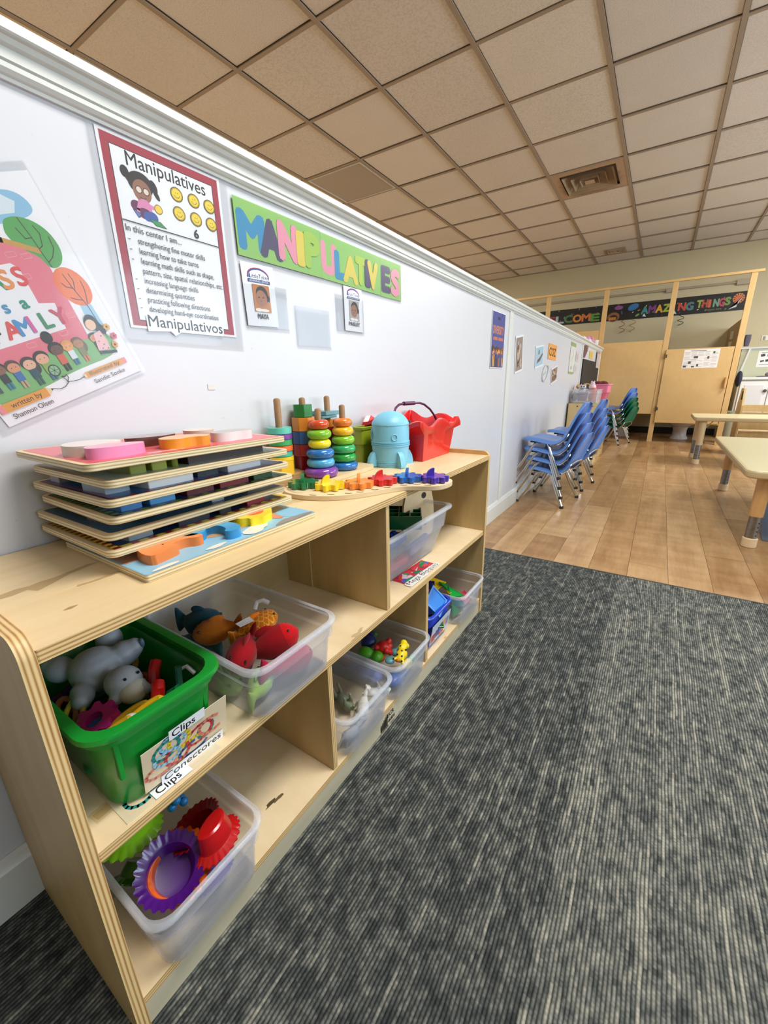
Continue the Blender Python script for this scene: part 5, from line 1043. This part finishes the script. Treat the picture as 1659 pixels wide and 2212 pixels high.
P.ell(.1040 + O2[0], .0500 + O2[1], .0078, .0085, '#141414').ell(.1040 + O2[0], .0500 + O2[1], .0064, .0070, '#8AB88A')
for k in range(6): P.line([(.1040 + O2[0], .0500 + O2[1]), (.1040 + O2[0] + .0068 * math.cos(k * PI / 3), .05 + O2[1] + .0074 * math.sin(k * PI / 3))], .0006, '#141414')
P.ell(.1905 + O2[0], .0935 + O2[1], .0095, .0115, '#120E10').ell(.198 + O2[0], .083 + O2[1], .006, .011, '#120E10', 25).ell(.1880 + O2[0], .0905 + O2[1], .0075, .0078, '#E8C0A0').poly(sh_([(.184, .078), (.196, .080), (.199, .064), (.196, .050), (.178, .054), (.181, .066)]), '#E8B8B8').line(sh_([(.180, .0500), (.203, .0450)]), .0042, '#141014')
for q in ((.186, .066), (.191, .060), (.186, .055), (.193, .072), (.194, .053)): P.ell(q[0] + O2[0], q[1] + O2[1], .0009, .0009, '#1A1214')
for cx_, cy_, c in ((.2090, .0815, '#E0A83A'), (.2120, .0665, '#D8506A'), (.2065, .0545, '#E0963A')):
    for k in range(6): P.ell(cx_ + O2[0] + .0032 * math.cos(k * PI / 3), cy_ + O2[1] + .0032 * math.sin(k * PI / 3), .0022, .0022, c, n=8)
    P.ell(cx_ + O2[0], cy_ + O2[1], .0017, .0017, '#4A2A1A')
for q in ((.0172, .0213, .0620, .0125, 0, .014, .0790), (.1400, .0240, .066, .0088, 1, .2066, .1351)):
    x, y, ww, hh = q[:4]
    P.rect(x + O2[0], y + O2[1], ww, hh, '#DE9A34')
P.rect(.0125 + O2[0], .0213 + O2[1], .0065, .0125, '#E88A8E').poly(sh_([(.0790, .0215), (.0790, .0336), (.0880, .0284)]), '#E8CCA0').poly(sh_([(.0850, .0264), (.0850, .0302), (.0885, .0284)]), '#1A1A1A')
P.rect(.2040 + O2[0], .0240 + O2[1], .0055, .0088, '#E88A8E').poly(sh_([(.1400, .0242), (.1400, .0326), (.1345, .0278)]), '#E8CCA0').poly(sh_([(.1368, .0262), (.1368, .0292), (.1342, .0278)]), '#1A1A1A')
P.line(sh_([(.0880, .0284), (.096, .0245), (.1040, .0250), (.112, .0290), (.1095, .037), (.1085, .0395), (.1115, .0375), (.1150, .0395), (.1155, .035), (.1110, .0300), (.118, .0280), (.127, .0265), (.1345, .0278)]), .0009, '#1E1A18')
K = '#3A2A20'; P.text('written by', .0280 + O2[0], .0245 + O2[1], .0105, K, w_=.042, bold=.004).text('Illustrated by', .1450 + O2[0], .0260 + O2[1], .0085, K, w_=.052, bold=.004).text('Shannon Olsen', .0225 + O2[0], .0108 + O2[1], .0100, K, w_=.055, bold=.003).text('Sandie Sonke', .1460 + O2[0], .0128 + O2[1], .0092, K, w_=.053, bold=.003)
P.build('print', t, *F, rough=.35)

# green letter strips
SG = '#93C46A'
BL, DP, PK, YL, LG = '#3E92BC', '#56506E', '#E69AAE', '#DECB5A', '#B4CC50'
def strip(label, y0, y1, zb, zt, letters, slope=0, off=.004):
    t = thing('letter_strip', label, 'sign', (0, (y0 + y1) / 2, 1.13), 'green letter strips above the name cards'); rot = math.degrees(math.atan(slope / (y1 - y0)))
    _, F = sheet(t, y0, zb, y1 - y0, zt - zb, rot, M(SG, .3), off=off); P = Print()
    for ch, x, y, w_, h_, c in letters: P.text(ch, x, y, h_ / .72, c, w_=w_, bold=.075)
    P.build('print', t, *F, rough=.25); sheet(t, y0 - .002, zb - .002, y1 - y0 + .004, zt - zb + .004, rot, SLEEVE, .0003, off + .0032, 'laminate')
strip('first green strip reading MANIP in coloured letters', .645, .904, 1.076, 1.180, [('M', .010, .018, .062, .065, BL), ('A', .066, .015, .054, .068, DP), ('N', .120, .020, .050, .070, PK), ('I', .177, .018, .017, .065, YL), ('P', .204, .020, .044, .068, '#A6C858')], .003)
strip('middle green strip reading ULATIV in coloured letters', .905, 1.177, 1.079, 1.182, [('U', .004, .018, .050, .066, PK), ('L', .058, .014, .038, .060, BL), ('A', .092, .012, .058, .060, YL), ('T', .148, .016, .040, .064, LG), ('I', .194, .016, .018, .064, DP), ('V', .206, .014, .044, .066, YL)], .001, .003)
strip('last short green strip reading ES in coloured letters', 1.180, 1.302, 1.079, 1.184, [('E', .008, .018, .042, .066, DP), ('S', .062, .016, .044, .068, PK)], .002, .002)

# name cards
def namecard(label, y, z, w_, h_, rot, name, ph, skin, hair):
    t = thing('name_card', label, 'card', (0, y + w_ / 2, z + h_ / 2)); _, F = sheet(t, y, z, w_, h_, rot, M('#E4E5EA', .35), off=.0035)
    u = w_ / .092; P = Print(); P.ell(.046 * u, .103 * u, .032 * u, .017 * u, '#8A2A50').ell(.046 * u, .1015 * u, .030 * u, .0165 * u, '#2A4A8E').ell(.046 * u, .099 * u, .030 * u, .0165 * u, '#E4E5EA').rect(.010 * u, .091 * u, .072 * u, .009 * u, '#E4E5EA')
    P.text('LittleTykes', .020 * u, .0985 * u, .0125 * u, '#24406E', w_=.056 * u, bold=.01)
    for k in range(4): P.rect((.013 + k * .0025) * u, .098 * u, .0016 * u, (.003 + .002 * k) * u, '#2A4A8E')
    P.rect(.014 * u, .0895 * u, .064 * u, .0065 * u, '#2A3E6E').text('LEARNING CENTER', .018 * u, .0907 * u, .006 * u, '#D8DCE8', w_=.056 * u, bold=.0)
    x0, z0_, pw, ph_ = .024 * u, .030 * u, .049 * u, .056 * u; P.rect(x0, z0_, pw, ph_, ph)
    P.ell(x0 + pw * .52, z0_ + ph_ * .66, pw * .36, ph_ * .30, hair).ell(x0 + pw * .86, z0_ + ph_ * .52, pw * .12, ph_ * .13, hair).ell(x0 + pw * .46, z0_ + ph_ * .50, pw * .33, ph_ * .31, skin).ell(x0 + pw * .25, z0_ + ph_ * .07, pw * .22, ph_ * .065, '#E6E0D8').ell(x0 + pw * .60, z0_ + ph_ * .07, pw * .25, ph_ * .06, '#E6E0D8')
    for e in (.32, .58): P.ell(x0 + pw * e, z0_ + ph_ * .54, pw * .05, ph_ * .022, '#1C1210')
    P.ell(x0 + pw * .44, z0_ + ph_ * .40, pw * .05, ph_ * .03, '#7A4A34').ell(x0 + pw * .44, z0_ + ph_ * .31, pw * .10, ph_ * .03, '#A0605A')
    P.text(name, .046 * u - .0165 * u * len(name) / 4.2, .016 * u, .0145 * u, '#121212', w_=.0330 * u * len(name) / 4.2, bold=.03); P.build('print', t, *F, rough=.3)
    return t
t = namecard('white name card reading MAYA in a clear pocket', .652, .9435, .0885, .122, 2.5, 'MAYA', '#C07A3A', '#A87052', '#2A1A14')
namecard('white name card reading PAISLEY tucked under the green strip', .992, .9640, .0850, .113, 1, 'PAISLEY', '#A8A49C', '#9A6A54', '#2E2220')
def pocket(label, y, z, w_, h_, rot):
    t = thing('clear_pocket', label, 'pocket', (0, y + w_ / 2, z)); sheet(t, y, z, w_, h_, rot, POCKET, .0006, .0008, 'back_film'); sheet(t, y + .001, z + .001, w_ - .002, h_ - .004, rot, SLEEVE, .0004, .0058, 'front_film')
pocket('clear pocket behind the MAYA card', .648, .941, .131, .090, 1.5); pocket('empty clear pocket between the two name cards', .800, .912, .132, .092, 1.0); pocket('clear pocket behind the PAISLEY card', .957, .961, .131, .092, 1.0)
tag(obj('tape_scrap', MB().box(.0004, .0012, .535, .551, .812, .823), M('#D6D2CC', .6), ang=0), 'small scrap of torn tape on the white wall above the puzzles', 'tape')
for k, (y, z) in enumerate(((.722, 1.172), (.760, 1.169), (.782, 1.163))): tag(obj('putty_dab', MB().ell((.001, y, z), (.0016, .004, .0035), 8), M('#B4B4B6', .7)), ('leftmost', 'middle', 'rightmost')[k] + ' of three grey putty dabs above the first green strip', 'putty', 'grey putty dabs above the green strip')

# pictures further along the wall
def pic(label, y, z, w_, h_, rot, base, draw, cat='picture', margin=.012, name='wall_picture', off=.0025):
    t = thing(name, label, cat, (0, y + w_ / 2, z + h_ / 2)); _, F = sheet(t, y, z, w_, h_, rot, M('#E4E6EA', .35), off=off)
    P = Print(); P.rect(margin, margin, w_ - 2 * margin, h_ - 2 * margin, base); draw(P, w_, h_); P.build('print', t, *F, rough=.3); return t
def d_div(P, w_, h_):
    r = random.Random(2); P.rect(w_ * .40, h_ * .86, w_ * .2, .014, '#1E2038').text('DIVERSITY', w_ * .10, h_ * .615, .055, '#C87A50', w_=w_ * .8, bold=.03).rect(w_ * .12, h_ * .50, w_ * .34, .016, '#B86A5A').rect(w_ * .50, h_ * .50, w_ * .38, .016, '#B86A5A')
    for k in range(14): x = w_ * (.10 + .06 * k); P.ell(x, h_ * (.30 + .06 * r.random()), w_ * .055, h_ * .045, r.choice(['#2A1C1C', '#5A3428', '#3A2A2A', '#8A4A2A'])).ell(x, h_ * (.26 + .05 * r.random()), w_ * .04, h_ * .035, r.choice(['#D88A54', '#8A5A40', '#E0A070']))
    for k in range(9): x = w_ * (.10 + .09 * k); P.rect(x, h_ * .03, w_ * .07, h_ * (.14 + .08 * r.random()), r.choice(['#C8CCD8', '#2E7A8A', '#C85A4A', '#D8A040', '#6A3A7A', '#30406A']))
pic('tall purple blue DIVERSITY poster beside the wall joint', 2.212, .893, .212, .278, .6, '#3C4690', d_div, 'poster', .004, 'tall_poster')
def d_photo(cols, seed):
    def f(P, w_, h_):
        r = random.Random(seed)
        for k in range(22): P.poly(blobpoly(w_ * r.uniform(.2, .8), h_ * r.uniform(.18, .8), w_ * .09, h_ * .08, 8, .4, k + seed), r.choice(cols))
    return f
pic('tall photo of people, first picture past the wall joint', 2.665, .868, .165, .215, 8, '#8E8078', d_photo(['#6A4A40', '#A07A68', '#C0A898', '#4A3A3A', '#B0A8A8'], 4))
pic('blue photo of outstretched arm, left of the orange COZ sign', 3.150, .908, .232, .148, 7, '#9CC4D8', lambda P, w_, h_: (P.poly([(w_ * .2, h_ * .2), (w_ * .6, h_ * .3), (w_ * .9, h_ * .55), (w_ * .85, h_ * .62), (w_ * .5, h_ * .45), (w_ * .25, h_ * .36)], '#5A4A54'), P.ell(w_ * .4, h_ * .7, w_ * .08, h_ * .12, '#7A6A5A')))
t = pic('orange sign with black letters COZ', 3.520, .990, .300, .114, -.5, '#EFA04C', lambda P, w_, h_: P.text('COZ', w_ * .12, h_ * .24, .085, '#2E2220', w_=w_ * .76, bold=.03), 'sign', .0, 'orange_sign')
t = thing('paper_ring', 'thin white oval paper ring pinned under the blue photo', 'decoration', (0, 3.47, .885))
obj('ring', MB().tube([(.006, 3.475 + .085 * math.cos(a) + .03 * math.sin(a), .884 + .060 * math.sin(a)) for a in [2 * PI * i / 28 for i in range(28)]], .004, 6, True), M('#C9C9C2', .5), t); obj('bar', MB().tube([(.006, 3.42, .87), (.006, 3.53, .90)], .003, 6), M('#C9C9C2', .5), t)
pic('small round faced photo right of the paper ring', 3.712, .795, .235, .128, 9, '#8A7468', d_photo(['#5A4038', '#C8B8AC', '#3A2E2A', '#9A8070'], 9))
pic('tall white chart with green ends near the blackboard', 4.440, .893, .262, .285, -.6, '#D6DAD6', lambda P, w_, h_: (P.rect(0, h_ * .88, w_, h_ * .12, '#8AA868'), P.rect(0, 0, w_, h_ * .07, '#8AA868'), P.line([(w_ * .5, h_ * .2), (w_ * .4, h_ * .45), (w_ * .6, h_ * .6), (w_ * .55, h_ * .8)], .008, '#8A8A8A'), P.rect(w_ * .3, h_ * .15, w_ * .3, h_ * .1, '#A8AAA8')), 'poster', .0)
pic('small pale sheet right of the white and green chart', 4.765, 1.016, .175, .092, 0, '#C6C6C8', lambda P, w_, h_: P.rect(w_ * .2, h_ * .2, w_ * .6, h_ * .6, '#B8B4B4'), 'paper', .0)
pic('second small pale sheet below the first one', 4.720, .905, .165, .080, 0, '#C6C8CA', lambda P, w_, h_: P.rect(w_ * .2, h_ * .2, w_ * .6, h_ * .6, '#BAB8B8'), 'paper', .0)
tag(obj('blackboard', MB().box(.001, .014, 5.215, 6.56, .70, 1.058), M('#2A2620', .8), ang=0, bevel=.003), 'dark board fixed on the far end of the low wall', 'board')
pic('cream and yellow card above the dark board', 5.66, 1.08, .305, .086, 0, '#D8C060', lambda P, w_, h_: P.rect(w_ * .4, h_ * .2, w_ * .2, h_ * .6, '#C8A840'), 'card', .0)
pic('pinkish sheet hanging over the far end of the dark board', 6.25, .99, .29, .205, -.5, '#D2C0BC', lambda P, w_, h_: (P.rect(w_ * .1, h_ * .86, w_ * .8, h_ * .12, '#B87A70'), P.rect(w_ * .3, h_ * .1, w_ * .3, h_ * .7, '#C6B4B0')), 'paper', .0, off=.016)
tag(obj('brown_cloth', MB().loft([[(.002, 5.19, 1.195), (.03, 5.20, 1.195), (.03, 5.34, 1.195), (.002, 5.36, 1.195)], [(.002, 5.20, 1.14), (.04, 5.21, 1.14), (.03, 5.30, 1.14), (.002, 5.30, 1.14)], [(.002, 5.19, 1.07), (.02, 5.19, 1.07), (.02, 5.24, 1.07), (.002, 5.24, 1.07)]]), M('#8A6A5C', .8)), 'narrow brown cloth hanging at the corner above the dark board', 'cloth')
# clutter on the wall cap
r = random.Random(31); t = thing('paper_stack', 'ragged white papers piled along the top of the low wall', 'paper', (-.06, 5.2, 1.2535))
for k in range(16): y = 4.15 + k * .155; obj('paper', MB().box(-.11 + r.uniform(0, .02), -.012 + r.uniform(-.012, .012), y, y + .19, 1.2535, 1.272 + r.uniform(0, .022)), M('#D8D6CC', .6), t, ang=0)
t = thing('pink_flowers', 'pink paper flowers on the far end of the wall top', 'decoration', (-.08, 6.3, 1.25))
for k in range(7): obj('flower', MB().ell((-.10 + r.uniform(-.02, .02), 6.05 + k * .08, 1.31 + r.uniform(-.01, .03)), (.04, .04, .03), 8), M('#C86AA0' if k % 2 else '#D890B8', .7), t)
tag(obj('white_cup', MB().lathe([(.035, 0), (.045, .09), (.042, .09), (.03, .005)], (-.06, 6.50, 1.2535), 14), M('#DCD8D8', .5)), 'white paper cup beside the pink flowers on the wall top', 'cup')
# ================================================================== CHILD CHAIRS
def make_chair(label, shell_c, cat='chair'):
    t = thing('child_chair', label, cat, (0, 0, 0)); SHL = M(shell_c, .33, coat=.15)
    prof_ = [(.140, .252), (.130, .262), (.10, .268), (.04, .266), (-.02, .256), (-.07, .246), (-.105, .250), (-.130, .272), (-.148, .31), (-.166, .36), (-.186, .41), (-.205, .455), (-.218, .485), (-.224, .498)]
    hw = [.128, .142, .152, .158, .160, .158, .155, .152, .148, .143, .137, .125, .100, .070]
    n = 13; loops = []
    for (x, z), h in zip(prof_, hw):
        k = prof_.index((x, z)); a = prof_[max(0, k - 1)]; b = prof_[min(len(prof_) - 1, k + 1)]; d = Vector((b[0] - a[0], 0, b[1] - a[1])).normalized(); N = Vector((-d.z, 0, d.x)) * -1
        if N.z < 0 and k < 6: N = -N
        if k >= 6 and N.x < 0: N = -N
        L = []
        for i in range(n):
            s_ = -1 + 2 * i / (n - 1); e = max(0, abs(s_) - .86) / .14; dish = -.010 * (1 - s_ * s_)
            q = Vector((x, h * s_, z)) + N * (dish - .026 * e * e); L.append(tuple(q))
        loops.append(L)
    o = obj('seat_shell', MB().loft(loops, False, False, closed=False), SHL, t, ang=60, world=False); sd = o.modifiers.new('thick', 'SOLIDIFY'); sd.thickness = .0065; sd.offset = -1; sd.use_rim = True
    sb = o.modifiers.new('round', 'SUBSURF'); sb.levels = 1; sb.render_levels = 1
    for s_ in (-1, 1):
        lf = obj('leg', MB().tube([(.010, s_ * .105, .232), (.030, s_ * .125, .226), (.050, s_ * .136, .200), (.100, s_ * .154, .100), (.152, s_ * .169, .012)], .0105, 10), CHROME, t, world=False)
        lr = obj('leg', MB().tube([(-.020, s_ * .105, .232), (-.045, s_ * .125, .226), (-.064, s_ * .138, .200), (-.108, s_ * .156, .100), (-.152, s_ * .171, .012)], .0105, 10), CHROME, t, world=False)
        for l_, x, y in ((lf, .155, s_ * .170), (lr, -.155, s_ * .172)): obj('foot_cap', MB().lathe([(.013, 0), (.014, .010), (.0115, .018)], (x, y, 0), 12), M('#2A241E', .5), l_, world=False)
    obj('seat_frame', MB().box(-.075, .075, -.125, -.095, .224, .234).box(-.075, .075, .095, .125, .224, .234).tube([(.0, -.12, .230), (.0, .12, .230)], .007, 8), M('#3A3A3C', .35, .7), t, world=False)
    obj('back_brace', MB().tube([(-.062, -.130, .215), (-.120, -.142, .225), (-.158, -.135, .262), (-.168, -.120, .292), (-.172, 0, .300), (-.168, .120, .292), (-.158, .135, .262), (-.120, .142, .225), (-.062, .130, .215)], .0068, 8), CHROME, t, world=False)
    for x in (-.05, .0, .05): obj('rivet', MB().cyl((x, .126, .229), (x, .129, .229), .005, seg=10), M('#17171A', .4), t, world=False)
    return t
ORD = ['bottom', 'second', 'third', 'top']
def stack(x, y, n, colors, where, rz=180, first=None, dz=.0655, dx=.0125):
    for k in range(n):
        lab = '%s child chair, %s of the stack %s' % ('blue' if colors[k] == '#5E88CC' else 'dark green', ('bottom', 'second', 'third', 'fourth', 'top')[k] if k < n - 1 else 'top', where)
        src = CH.get(colors[k])
        if src is None: c = make_chair(lab, colors[k]); CH[colors[k]] = c
        else: c = copy_tree(src); c['label'] = lab
        a = math.radians(rz); c.location = (x + dx * k * math.cos(a), y + dx * k * math.sin(a), dz * k); c.rotation_euler = (0, 0, a); c['group'] = 'child chairs stacked ' + where
CH = {}
BLU = '#5E88CC'; GRN = '#0E6A4C'
stack(.192, 3.060, 4, [BLU] * 4, 'nearest the wall joint', rz=173)
stack(.232, 3.62, 4, [BLU] * 4, 'against the wooden cubby shelf', rz=174)
stack(.310, 6.48, 5, [GRN, GRN, GRN, BLU, BLU], 'in front of the toilet stalls', rz=162, dz=.060, dx=.014)

# ================================================================== CUBBY SHELF AND ITS TOYS
cb = thing('cubby_shelf', 'pale wooden cubby shelf behind the stacked blue chairs', 'shelf', (.15, 5.0, 0)); PW = wood('pale_ply', '#C9AC78', '#D8BE8E', (1, 1, .2))
for y in (4.565, 4.99, 5.415): obj('end_panel' if y != 4.99 else 'divider', MB().box(.016, .296, y, y + .015, .0, .612), PW, cb, ang=0, bevel=.002)
obj('top_board', MB().box(.016, .294, 4.58, 5.415, .597, .611), PW, cb, ang=0); obj('middle_board', MB().box(.016, .290, 4.58, 5.415, .352, .366), PW, cb, ang=0); obj('bottom_board', MB().box(.016, .290, 4.58, 5.415, .045, .059), PW, cb, ang=0); obj('back_panel', MB().box(.016, .020, 4.58, 5.415, .02, .60), PW, cb, ang=0); obj('kick_plate', MB().box(.27, .282, 4.58, 5.415, .0, .045), PW, cb, ang=0)
for q in ((.10, 4.563, .585), (.235, 4.563, .585)): obj('screw', MB().cyl((q[0], q[1] + .003, q[2]), (q[0], q[1] - .001, q[2]), .006, seg=10), M('#2A241C', .4, .5), cb)
tray('clear_tub', 'clear tub full of toy kitchen pieces on the cubby shelf', 'tub', .020, .270, 4.62, 4.98, .612, .742, clear('tub_plastic', '#D8DAE0', .30, .15), BINRIM, rimw=.008, taper=.012, rr=.02)
tray('pink_bucket', 'pink bucket with dark red cloth on the cubby shelf', 'bucket', .120, .330, 5.02, 5.30, .612, .790, M('#E87A98', .35), M('#EE90AA', .3), rimw=.014, taper=.045, step=.5, rr=.03)
tag(obj('dark_red_cloth', MB().ell((.19, 5.14, .790), (.055, .06, .030)).ell((.235, 5.18, .800), (.050, .05, .020)).ell((.26, 5.10, .785), (.04, .05, .02)), M('#5A1218', .85, var=.2, vs=50)), 'dark red cloth spilling out of the pink bucket', 'cloth')
for nm, lab, c, q, s_ in (('toy_kettle', 'white toy kettle in the clear tub', '#DCDCE0', (.10, 4.74, .735), (.035, .04, .035)), ('toy_pan', 'dark toy pan in the clear tub', '#4A3A44', (.07, 4.70, .69), (.045, .05, .02)), ('toy_cup', 'orange toy cup in the clear tub', '#F07A50', (.215, 4.70, .70), (.022, .025, .055)), ('toy_cup', 'purple pink toy cup in the clear tub', '#7A4A6A', (.12, 4.68, .675), (.05, .04, .04)),
        ('toy_doll', 'white and pink soft toy on top of the clear tub', '#E4C8D0', (.185, 4.80, .765), (.035, .04, .030)), ('toy_mask', 'black and white toy panda face on top of the tub', '#C8C8CE', (.115, 4.68, .765), (.030, .03, .022)), ('toy_basket', 'yellow toy basket handle above the tub', '#E8A83A', (.130, 4.80, .790), (.035, .012, .012)), ('toy_bread', 'tan toy loaf at the wall side of the tub', '#C8924A', (.045, 4.85, .770), (.022, .05, .022)), ('toy_shaker', 'grey toy jar inside the clear tub', '#7A7880', (.050, 4.66, .675), (.030, .03, .045)), ('toy_block', 'pink toy block inside the clear tub', '#E88A9A', (.19, 4.76, .67), (.03, .04, .05))):
    mb = MB(); mb.ell(q, s_, 14)
    if nm == 'toy_mask': mb = MB().ell(q, s_, 14).ell((q[0] - .02, q[1], q[2] + .02), .009, 8).ell((q[0] + .02, q[1], q[2] + .02), .009, 8)
    if nm == 'toy_basket': mb = MB().tube([(q[0] - .035, q[1], q[2] - .02), (q[0] - .025, q[1], q[2]), (q[0], q[1], q[2] + .008), (q[0] + .025, q[1], q[2]), (q[0] + .035, q[1], q[2] - .02)], .006, 8)
    if nm == 'toy_cup': mb = MB().lathe([(s_[0] * .8, -s_[2]), (s_[0], s_[2]), (s_[0] * .88, s_[2]), (s_[0] * .7, -s_[2] * .9)], q, 16)
    if nm == 'toy_kettle': mb = MB().lathe([(.028, -.035), (.036, -.01), (.030, .018), (.012, .026), (.006, .034)], q, 16).tube([(q[0] + .03, q[1], q[2]), (q[0] + .048, q[1], q[2] + .012)], .006, 8).tube([(q[0] - .03, q[1], q[2] + .015), (q[0] - .02, q[1], q[2] + .04), (q[0] + .02, q[1], q[2] + .04), (q[0] + .03, q[1], q[2] + .015)], .004, 8)
    if nm == 'toy_pan': mb = MB().lathe([(.035, -.012), (.045, .014), (.041, .014), (.033, -.008)], q, 20).tube([(q[0], q[1] - .044, q[2] + .008), (q[0] + .02, q[1] - .07, q[2] + .02)], .006, 8)
    if nm == 'toy_doll': mb.ell((q[0], q[1], q[2] + .03), .022, 12).ell((q[0] - .012, q[1], q[2] + .052), .008, 8).ell((q[0] + .012, q[1], q[2] + .052), .008, 8)
    o_ = tag(obj(nm, mb, M(c, .4)), lab, 'toy', 'toy kitchen pieces in the tub')
    if nm == 'toy_mask': [obj('eye_patch', MB().ell((q[0] + e, q[1] - .027, q[2] + .006), (.006, .004, .008), 8), M('#1A1A22', .4), o_) for e in (-.012, .012)]
tray('clear_cup', 'small clear tub in the lower cubby', 'tub', .17, .27, 4.60, 4.72, .059, .16, clear('cup_plastic', '#E0D8D8', .35, .2), BINRIM, rimw=.004, taper=.006, rr=.01)
tag(obj('blue_cup', MB().lathe([(.03, 0), (.038, .06), (.034, .06), (.026, .004)], (.245, 4.66, .165), 16), M('#4A50B8', .35)), 'violet blue cup on the small tub in the lower cubby', 'cup')
tag(obj('red_ball', MB().ell((.262, 4.74, .075), .015, 12), M('#B0182A', .3)), 'tiny red ball at the cubby edge', 'ball')

# ================================================================== TABLES
CREAM = M('#D9CCA0', .35, var=.02); CREAME = M('#C3AE84', .45)
def table(label, x0, x1, y0, y1, zb_, zt_, legs, rc, shade):
    t = thing('child_table', label, 'table', ((x0 + x1) / 2, (y0 + y1) / 2, 0)); mb = MB()
    def rr_(a, z): return [(x, y, z) for x, y in rrect(x0 + a, x1 - a, y0 + a, y1 - a, max(.004, rc - a), 6)]
    mb.mi = 0; mb.loft([rr_(.010, zb_), rr_(.002, zb_ + .006), rr_(0, zb_ + .014), rr_(0, zt_ - .008), rr_(.004, zt_ - .002)], True, False); mb.mi = 1; mb.loft([rr_(.004, zt_ - .002), rr_(.012, zt_), rr_(.018, zt_)], False, True)
    obj('tabletop', mb, [CREAME, CREAM], t, ang=30)
    for lx, ly in legs:
        l_ = obj('leg', MB().lathe([(.0275, 0), (.0275, .004), (.0235, .005), (.0235, zb_ * .45 - .0), (.0285, zb_ * .45), (.030, zb_ - .002)], (lx, ly, 0), 24), shade, t)
        obj('lower_tube', MB().lathe([(.0250, .045), (.0250, zb_ * .46)], (lx, ly, 0), 24), DULLCHROME, l_); obj('foot_cap', MB().lathe([(.027, 0), (.031, .004), (.031, .046), (.026, .050)], (lx, ly, 0), 24), M('#DDC29A', .45), l_)
        hs = MB()
        for k in range(4): hs.ell((lx + .0245 * math.cos(-.9), ly + .0245 * math.sin(-.9), .065 + k * .022), (.003, .003, .004), 8)
        obj('height_hole', hs, M('#151515', .6), l_)
LEGW = wood('leg_wood', '#B98A50', '#CFA268', (3, 3, .3))
table('near cream child table with rounded corners on adjustable legs', 1.172, 1.95, 2.545, 4.065, .362, .400, [(1.262, 2.635), (1.283, 3.985), (1.86, 2.635), (1.86, 3.985)], .05, LEGW)
table('far cream child table in front of the toilet stalls', 1.088, 2.35, 5.10, 5.70, .430, .468, [(1.172, 5.175), (1.165, 5.60), (2.27, 5.175), (2.27, 5.60)], .03, M('#C9B288', .5))
obj('brace', MB().tube([(1.172, 5.175, .33), (1.26, 5.24, .43)], .004, 6), M('#B8A880', .4), bpy.data.objects['child_table.001'])
tag(obj('blue_mat', MB().prism(smoothpoly([(1.328, 2.70), (2.2, 2.70), (2.2, 4.3), (1.62, 4.3), (1.50, 3.7), (1.36, 3.0)], 1), .0, .004), M('#5A6272', .8, bmp=.3), ang=0), 'blue grey floor mat under the near table', 'mat')
